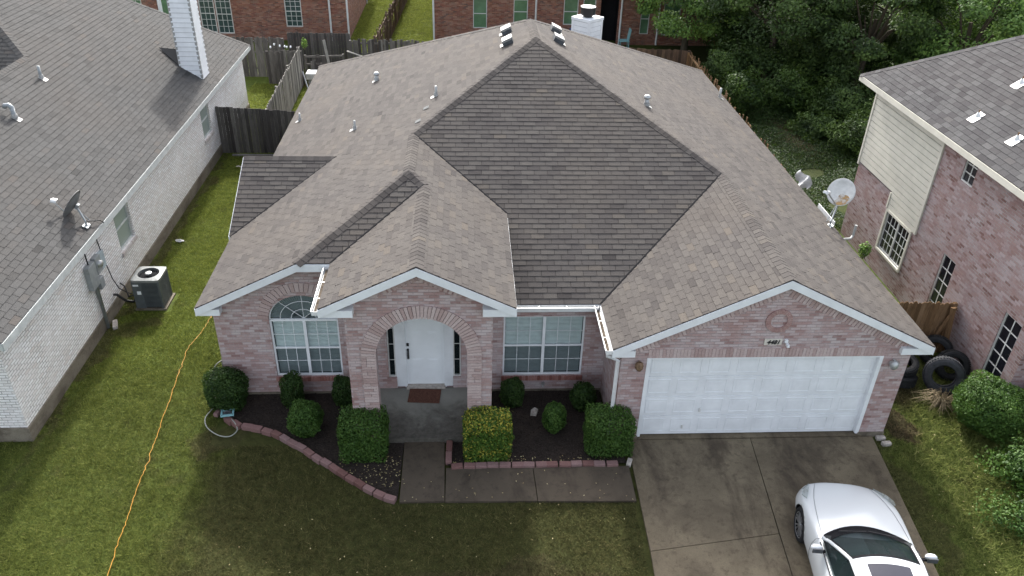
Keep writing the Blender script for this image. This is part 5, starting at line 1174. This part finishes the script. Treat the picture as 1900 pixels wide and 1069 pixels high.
# ------------------------------------------------------------------ grass and weeds (uncountable)
def blades(name, rects, dens, hmin, hmax, wmin, wmax, mt, excl=(), tl=.5):
    P = []
    for x0, x1, y0, y1 in rects:
        k = int((x1-x0)*(y1-y0)*dens); P.append(np.stack([rng.uniform(x0, x1, k), rng.uniform(y0, y1, k)], 1))
    P = np.concatenate(P)
    for ex in excl: P = P[~ex(P[:, 0], P[:, 1])]
    n = len(P); a = rng.uniform(0, 2*pi, n); h = rng.uniform(hmin, hmax, n)
    cl = .5+.5*np.sin(P[:, 0]*2.3+1.7*np.sin(P[:, 1]*1.9))*np.sin(P[:, 1]*2.7+1.1*np.sin(P[:, 0]*1.3)); h *= .7+.6*cl
    w_ = rng.uniform(wmin, wmax, n); b = rng.uniform(0, 2*pi, n); ln = h*rng.uniform(.5, 1.7, n)
    V = np.zeros((n, 3, 3)); V[:, :, 0] = P[:, :1]; V[:, :, 1] = P[:, 1:]; V[:, :, 2] = 0
    V[:, 0, 0] -= w_*np.cos(a); V[:, 0, 1] -= w_*np.sin(a); V[:, 1, 0] += w_*np.cos(a); V[:, 1, 1] += w_*np.sin(a)
    V[:, 2, 0] += ln*np.cos(b); V[:, 2, 1] += ln*np.sin(b); V[:, 2, 2] = h
    me = bpy.data.meshes.new(name); me.vertices.add(n*3); me.vertices.foreach_set('co', V.ravel()); me.loops.add(n*3); me.loops.foreach_set('vertex_index', np.arange(n*3, dtype=np.int32))
    me.polygons.add(n); me.polygons.foreach_set('loop_start', np.arange(0, n*3, 3, dtype=np.int32)); me.polygons.foreach_set('loop_total', np.full(n, 3, np.int32))
    at = me.attributes.new('tint', 'FLOAT', 'FACE'); at.data.foreach_set('value', np.clip(rng.normal(tl, .22, n), 0, 1).astype(np.float32)); me.update(); me.materials.append(mt)
    ob = bpy.data.objects.new(name, me); COL.objects.link(ob); ob.location = (0, 0, G); struct(ob, 'stuff'); return ob
bedx = np.array([-9.4, -9.2, -8.68, -8.12, -7.67, -7.16, -6.65, -6.16, -5.69, -5.3, -4.9]); bedy = np.array([1.0, .82, .5, .32, .09, -.26, -.70, -1.09, -1.45, -1.72, -1.8])
ex = [lambda x, y: (x < -12.80) & (y > .22), lambda x, y: (x > -9.2) & (x < -4.9) & (y > np.interp(x, bedx, bedy)), lambda x, y: (x > -5.05) & (x < -.25) & (y > -1.76), lambda x, y: (x > -.33+.05*(y+1)) & (x < 5.24+.103*(y+.05)) & (y < .1), lambda x, y: (x > -9.12) & (x < 5.5) & (y > 0), lambda x, y: (x > -12.5) & (x < -11.5) & (y > 5.15) & (y < 6.1), lambda x, y: (x > 8.48) & (y > .6),
      lambda x, y: (rng.random(len(x)) < .8*np.exp(-((x-5.95)/.5)**2-((y-.55)/.7)**2)), lambda x, y: (x < -12.55) & (rng.random(len(x)) < .5), lambda x, y: (x > -8.8) & (x < -.3) & (rng.random(len(x)) < .3)]
blades('grass', [(-16, -8.8, -4.6, 16), (-8.8, 0, -4.6, .4), (4.7, 9.6, -4.8, 3.2)], 3000, .025, .065, .004, .009, m_blade, ex)
blades('grass', [(-13.5, -9, 16.2, 24.4), (-10, -5.3, 27, 46)], 1100, .03, .07, .010, .02, m_blade)
blades('weeds', [(6.1, 8.2, .5, 3.0), (5.8, 8.6, -4.5, .5)], 500, .06, .16, .008, .018, m_blade, ex, .6)
k = 120000; x = rng.uniform(6.9, 16.5, k); y = rng.uniform(9.8, 25, k); den = np.sin(x*1.3+2*np.sin(y*.7))*np.sin(y*1.1+x*.5); path = np.exp(-((x-10.0)/.6)**2-((y-18.2)/1.6)**2)
kp = (den > -.8) & (rng.random(k) > path*1.15); P = np.stack([x, y, G+.01+rng.random(k)**2*.28*np.clip(1+den, .15, 2)], 1)[kp]
struct(leaf_mesh('undergrowth', P, np.tile([0, 0, 1.], (len(P), 1)), .072, m_weed, np.clip(rng.normal(.24, .17, len(P)), 0, 1), loc=(11, 17, G)), 'stuff')
k = 420; lx = np.concatenate([rng.uniform(-6.3, -5.05, 150), rng.uniform(-4.0, -.5, 80), rng.uniform(-8.5, -.5, 45), rng.uniform(5.3, 8, 60), rng.uniform(-5, -.4, 40)]); ly = np.concatenate([rng.uniform(-1.35, -.4, 150), rng.uniform(-.68, -.5, 80), rng.uniform(-4, -1.9, 45), rng.uniform(-4, 0, 60), rng.uniform(-1.9, -.9, 40)])
ok = ~((lx < -5.05) & (ly < np.interp(lx, bedx, bedy)+.12) & (ly > -1.8)); lx, ly = lx[ok], ly[ok]; k = len(lx)
struct(leaf_mesh('fallen_leaves', np.stack([lx, ly, np.full(k, -.082)], 1), np.tile([0, 0, 1.], (k, 1)), .036, m_fallen, rng.random(k)*.85, loc=(-5, -1, G), flat=.8), 'stuff')
k = 5000; lx = rng.uniform(-9.1, -.5, k); ly = rng.uniform(-1.6, 1.7, k); inb = ((lx < -6.05) | ((lx < -5.1) & (ly < 0)) | (lx > -3.1) | ((lx > -4.05) & (ly < 0))) & (ly > np.interp(lx, np.append(bedx, [-4.8, 0]), np.append(bedy, [-.62, -.64]))+.12); lx, ly = lx[inb], ly[inb]; k = len(lx)
struct(leaf_mesh('mulch_chips', np.stack([lx, ly, np.full(k, -.10)+rng.random(k)*.02], 1), np.tile([0, 0, 1.], (k, 1)), .055, plain('bark_chip', (.035, .026, .022), .95, .1, var=.4, sc=9.), rng.random(k), loc=(-5, 0, -.1), flat=.6, asp=.3), 'stuff')

# ------------------------------------------------------------------ edging blocks
def block(c, ang, L, label, group, h=.12, wd=.13):
    m = MB(); u = Vector((cos(ang), sin(ang), random.gauss(0, .012))).normalized(); v = Vector((-sin(ang), cos(ang), 0)); j = random.uniform
    m.obox((c[0], c[1], G+h/2-.01), u*L/2, v*wd/2, (0, 0, h/2), t=random.random())
    return tag(m.build('edging_block', m_edge, bevel=.012), label, 'edging block', group)
pts = [(-8.98, .86), (-8.68, .63), (-8.12, .45), (-7.67, .22), (-7.16, -.13), (-6.65, -.57), (-6.16, -.96), (-5.69, -1.32), (-5.3, -1.57), (-5.10, -1.66)]
def along(pts, step, lab, grp):
    seg = [Vector(p) for p in pts]; acc = 0; cum = [0]
    for a, b in zip(seg, seg[1:]): cum.append(cum[-1]+(b-a).length)
    n = int(cum[-1]/step)
    for i in range(n):
        s = (i+.5)*cum[-1]/n; k = max(j for j in range(len(seg)-1) if cum[j] <= s); d = (seg[k+1]-seg[k]).normalized(); p = seg[k]+d*(s-cum[k])
        block((p.x+random.gauss(0, .008), p.y+random.gauss(0, .008)), atan2(d.y, d.x)+random.gauss(0, .05), cum[-1]/n-.012, lab, grp)
along(pts, .235, 'pink concrete edging block in the curved row along the left flower bed', 'edging blocks along the left bed')
along([(-4.02, -.75), (-.55, -.77)], .235, 'pink concrete edging block in the straight row before the right flower bed', 'edging blocks before the right bed')
along([(-4.06, -.02), (-4.07, -.66)], .215, 'pink concrete edging block in the short row beside the path', 'edging blocks beside the path')
for i, (x, y, a, lb) in enumerate(((-9.17, 1.02, 1.3, 'loose orange pink edging block on the grass beside the ball shrub'), (5.45, -.28, .1, 'pale brick lying on the soil at the driveway corner'), (5.40, -.10, .0, 'pale brick behind another at the driveway corner'), (-.30, -.72, 1.2, 'pale broken brick at the end of the straight edging row'))):
    m = MB(); m.obox((x, y, G+.045+(.05 if i == 0 else 0)), Vector((cos(a), sin(a), 0))*(.14 if i == 0 else .10), Vector((-sin(a), cos(a), 0))*.05, (0, 0, .045), t=.8); tag(m.build('loose_brick', m_edge if i < 1 else m_stone, bevel=.012), lb, 'brick')
m = MB(); q = [(-2.27, .80), (-2.14, .78), (-2.08, .95), (-2.16, 1.02), (-2.25, .93)]; m.add([(a, b, -.11) for a, b in q]+[(a*.96-.087, b*.96+.035, -.04) for a, b in q], [(5, 6, 7, 8, 9)]+[(i, (i+1) % 5, 5+(i+1) % 5, 5+i) for i in range(5)]); tag(m.build('stone', m_stone), 'flat pale stone lying in the dark mulch of the right bed', 'stone')
# door mat
m = MB(); a = radians(-4); c = Vector((-4.65, 1.40, .012)); m.obox(c, Vector((cos(a), sin(a), 0))*.36, Vector((-sin(a), cos(a), 0))*.24, (0, 0, .008)); tag(m.build('door_mat', m_mat, bevel=.004), 'worn brown door mat on the porch floor before the white door', 'door mat')
# orange cord, hose, sprinkler box
def smooth_path(pts, n=8, jit=.0, zj=.0):
    P = [Vector(p) for p in pts]; out = []
    for i in range(len(P)-1):
        p0, p1, p2, p3 = P[max(i-1, 0)], P[i], P[i+1], P[min(i+2, len(P)-1)]
        for k in range(n):
            t = k/n; q = .5*((2*p1)+(-p0+p2)*t+(2*p0-5*p1+4*p2-p3)*t*t+(-p0+3*p1-3*p2+p3)*t**3); q = q+Vector((random.gauss(0, jit), random.gauss(0, jit), abs(random.gauss(0, zj)))); out.append(q)
    return out+[P[-1]]
cz = G+.055
m = MB(); m.tube(smooth_path([(-9.35, 5.6, cz), (-10.2, 5.3, cz), (-10.34, 4.82, cz), (-10.39, 4.14, cz), (-10.53, 3.45, cz), (-10.47, 2.59, cz), (-10.38, 1.6, cz), (-10.32, .69, cz), (-10.27, .02, cz), (-10.21, -.61, cz), (-10.19, -1.2, cz), (-10.13, -1.76, cz), (-10.08, -2.41, cz), (-9.99, -3.24, cz), (-9.9, -4.6, cz)], 8, .012, .01), .006, 6)
tag(m.build('extension_cord', m_orange), 'orange extension cord snaking down the bright side lawn', 'cord')
t = thing('hose_reel', 'pale garden hose hung on a reel on the left side wall of the pink house', 'hose', (-9.2, 2.4, .3))
m = MB(); m.lathe([(.0, -.06), (.10, -.06), (.10, .06), (0, .06)], (-9.22, 2.35, .35), 14, R=Matrix.Rotation(pi/2, 3, 'Y')); m.box(-9.15, -9.12, 2.2, 2.5, .2, .5); m.build('reel', m_grey, t)
m = MB()
for k in range(4):
    r = .15+.02*k; m.tube([(-9.24-.02*k, 2.35+r*cos(2*pi*j/20), .35+r*1.15*sin(2*pi*j/20)) for j in range(21)], .012, 6, cap=False)
m.tube(smooth_path([(-9.26, 2.2, .5), (-9.42, 2.0, .45), (-9.5, 1.8, .1), (-9.42, 1.6, G+.05), (-9.32, 1.5, G+.03)], 6), .012, 6); m.build('hose_coil', m_hose, t)
m = MB(); m.tube(smooth_path([(-9.3, 1.3, cz), (-9.37, 1.1, cz), (-9.42, .85, cz), (-9.30, .55, cz), (-9.0, .30, cz), (-8.75, .26, cz), (-8.64, .45, cz), (-8.72, .62, G+.11), (-8.9, .84, G+.09)], 8), .012, 6)
tag(m.build('garden_hose', m_hose), 'grey garden hose looping over the edging beside the ball shrub', 'hose')
t = thing('sprinkler_frame', 'small teal plastic frame on the first edging blocks by the ball shrub', 'garden tool', (-8.93, .86, 0)); a = radians(10); c = Vector((-8.93, .88, .03)); u = Vector((cos(a), sin(a), .0)); v = Vector((-sin(a), cos(a), 0))
m = MB()
for sx in (-1, 1): m.obox(c+u*.12*sx, u*.018, v*.11, (0, 0, .02)); m.obox(c+v*.09*sx, u*.12, v*.018, (0, 0, .02))
m.build('frame', m_teal, t)
m = MB(); m.obox(c, u*.09, v*.025, (0, 0, .012)); m.tube([c-u*.07+Vector((0, 0, .02)), c+Vector((0, 0, .05)), c+u*.07+Vector((0, 0, .02))], .014, 6); m.build('handle', m_vent, t)
# small debris by the left wall, splash block
def rag(x, y, s, label, mt, nm='debris'):
    m = MB(); n = 9; vs = [(x+s*random.uniform(.6, 1)*cos(2*pi*j/n), y+s*.6*random.uniform(.6, 1)*sin(2*pi*j/n), G+random.uniform(.03, .09)) for j in range(n)]; m.add(vs+[(x, y, G+.12)], [(j, (j+1) % n, n) for j in range(n)]); return tag(m.build(nm, mt), label, 'debris')
rag(-12.35, 9.0, .16, 'crumpled whitish scrap on the grass beyond the air conditioner', m_offw)
rag(-11.9, 14.6, .12, 'small pale scrap on the shaded grass before the dark board fence', m_stone)
m = MB(); m.obox((-12.66, 4.52, G+.05), (.05, .03, 0), (-.06, .16, 0), (0, 0, .05)); tag(m.build('splash_block', m_stone, bevel=.01), 'small pale concrete block at the foot of the grey conduit', 'block')
m = MB(); m.bar((-12.4, 15.75, G+.04), (-9.8, 15.72, G+.04), .09, .06); tag(m.build('fence_board', m_woodL), 'pale board lying along the foot of the dark board fence', 'board')
# white pipe stub and white sheet above the side fence
m = MB(); m.tube([(6.15, 5.15, 2.02), (6.42, 5.22, 2.0), (6.5, 5.28, 2.06), (6.52, 5.3, 2.36)], .035, 8); tag(m.build('bent_pipe', m_pvc), 'bent pale grey pipe at the right roof eave below the rusty dish', 'pipe')
m = MB(); vs = []; fs = []
for i in range(9):
    for j in range(5): vs.append((7.0+.10*sin(i*1.1+j)+.12*j/4, 9.6+.95*i/8, 1.32+.42*j/4+.07*sin(i*.9+1)-.12*(i/8)**2))
for i in range(8):
    for j in range(4): fs.append((i*5+j, i*5+j+1, (i+1)*5+j+1, (i+1)*5+j))
m.add(vs, fs); tag(m.build('plastic_sheet', plain('sheet_plastic', (.78, .80, .81), .8, .1, var=.08), smooth=True, fix=True), 'crumpled white plastic sheet hung over the ragged side fence', 'sheet')
m = MB(); m.bar((6.02, 6.6, 2.30), (6.03, 5.5, 2.29), .02, .12); tag(m.build('white_board', m_gutter), 'short white board fixed along the right eave behind the rusty dish', 'board')
# things in the back yards
t = thing('white_tub', 'white plastic tub behind the broken pickets left of the roof', 'tub', (-10.4, 24.4, G))
m = MB(); m.box(-11.0, -10.0, 23.9, 24.6, .2, .5); m.build('tub_body', m_offw, t, bevel=.05)
m = MB(); m.box(-10.9, -10.1, 24.0, 24.5, G, .2); m.build('tub_base', m_grey, t)
m = MB(); m.tube([(-10.9, 22.9, .9), (-10.5, 22.2, -.1)], .03, 6); tag(m.build('metal_pole', m_metal), 'pale metal pole leaning by the broken pickets at the roof corner', 'pole')
t = thing('garden_chair', 'pale teal garden chair on the porch right of the white chimney', 'chair', (5.05, 31.2, G))
for dx in (-.25, .25):
    for dy in (-.22, .22): m = MB(); m.tube([(5.05+dx, 31.2+dy, G), (5.05+dx*.9, 31.2+dy, .28)], .025, 6); m.build('leg', m_teal, t)
m = MB(); m.box(4.78, 5.32, 30.95, 31.45, .28, .33); m.build('seat', m_teal, t, bevel=.02)
m = MB(); m.obox((5.3, 31.2, .62), (.03, 0, .0), (0, .25, 0), (.05, 0, .32)); m.build('backrest', m_teal, t, bevel=.02)
t = thing('waste_bin', 'blue waste bin by the red brick wall just left of the white chimney', 'bin', (2.35, 31.2, G))
m = MB(); m.add([(2.35+a*w_, 31.2+b*w_, z) for z, w_ in ((G, .22), (.8, .29)) for a, b in ((-1, -1), (1, -1), (1, 1), (-1, 1))], [(0, 1, 5, 4), (1, 2, 6, 5), (2, 3, 7, 6), (3, 0, 4, 7), (3, 2, 1, 0)]); m.build('bin_body', m_blue, t)
m = MB(); m.box(2.04, 2.66, 30.89, 31.53, .80, .86); m.build('bin_lid', m_blue, t, bevel=.02)
t = thing('barbecue', 'black covered barbecue against the red brick wall behind the ridge', 'barbecue', (1.2, 31.2, G))
m = MB(); m.box(.45, 1.9, 30.9, 31.5, G+.1, .75); m.build('cabinet', m_black, t, bevel=.03)
m = MB(); m.lathe([(.32, 0), (.30, .12), (.2, .22), (0, .26)], (1.1, 31.2, .75), 16); m.build('lid', m_black, t, smooth=True)
m = MB(); m.box(-1.9, -1.2, 31.0, 31.6, .2, .75); tag(m.build('grey_crate', m_grey, bevel=.03), 'grey plastic crate by the red brick wall left of the roof vents', 'crate')
m = MB()
for i in range(7): m.lathe([(0, .09), (.035, .07), (.045, .03), (.03, -.01), (0, -.02)], (-12.6+.2*i+random.gauss(0, .05), 24.55+random.gauss(0, .05), 1.52+random.gauss(0, .05)), 7)
tag(m.build('white_flowers', m_white), 'row of white blooms showing over the short grey fence return', 'flowers')
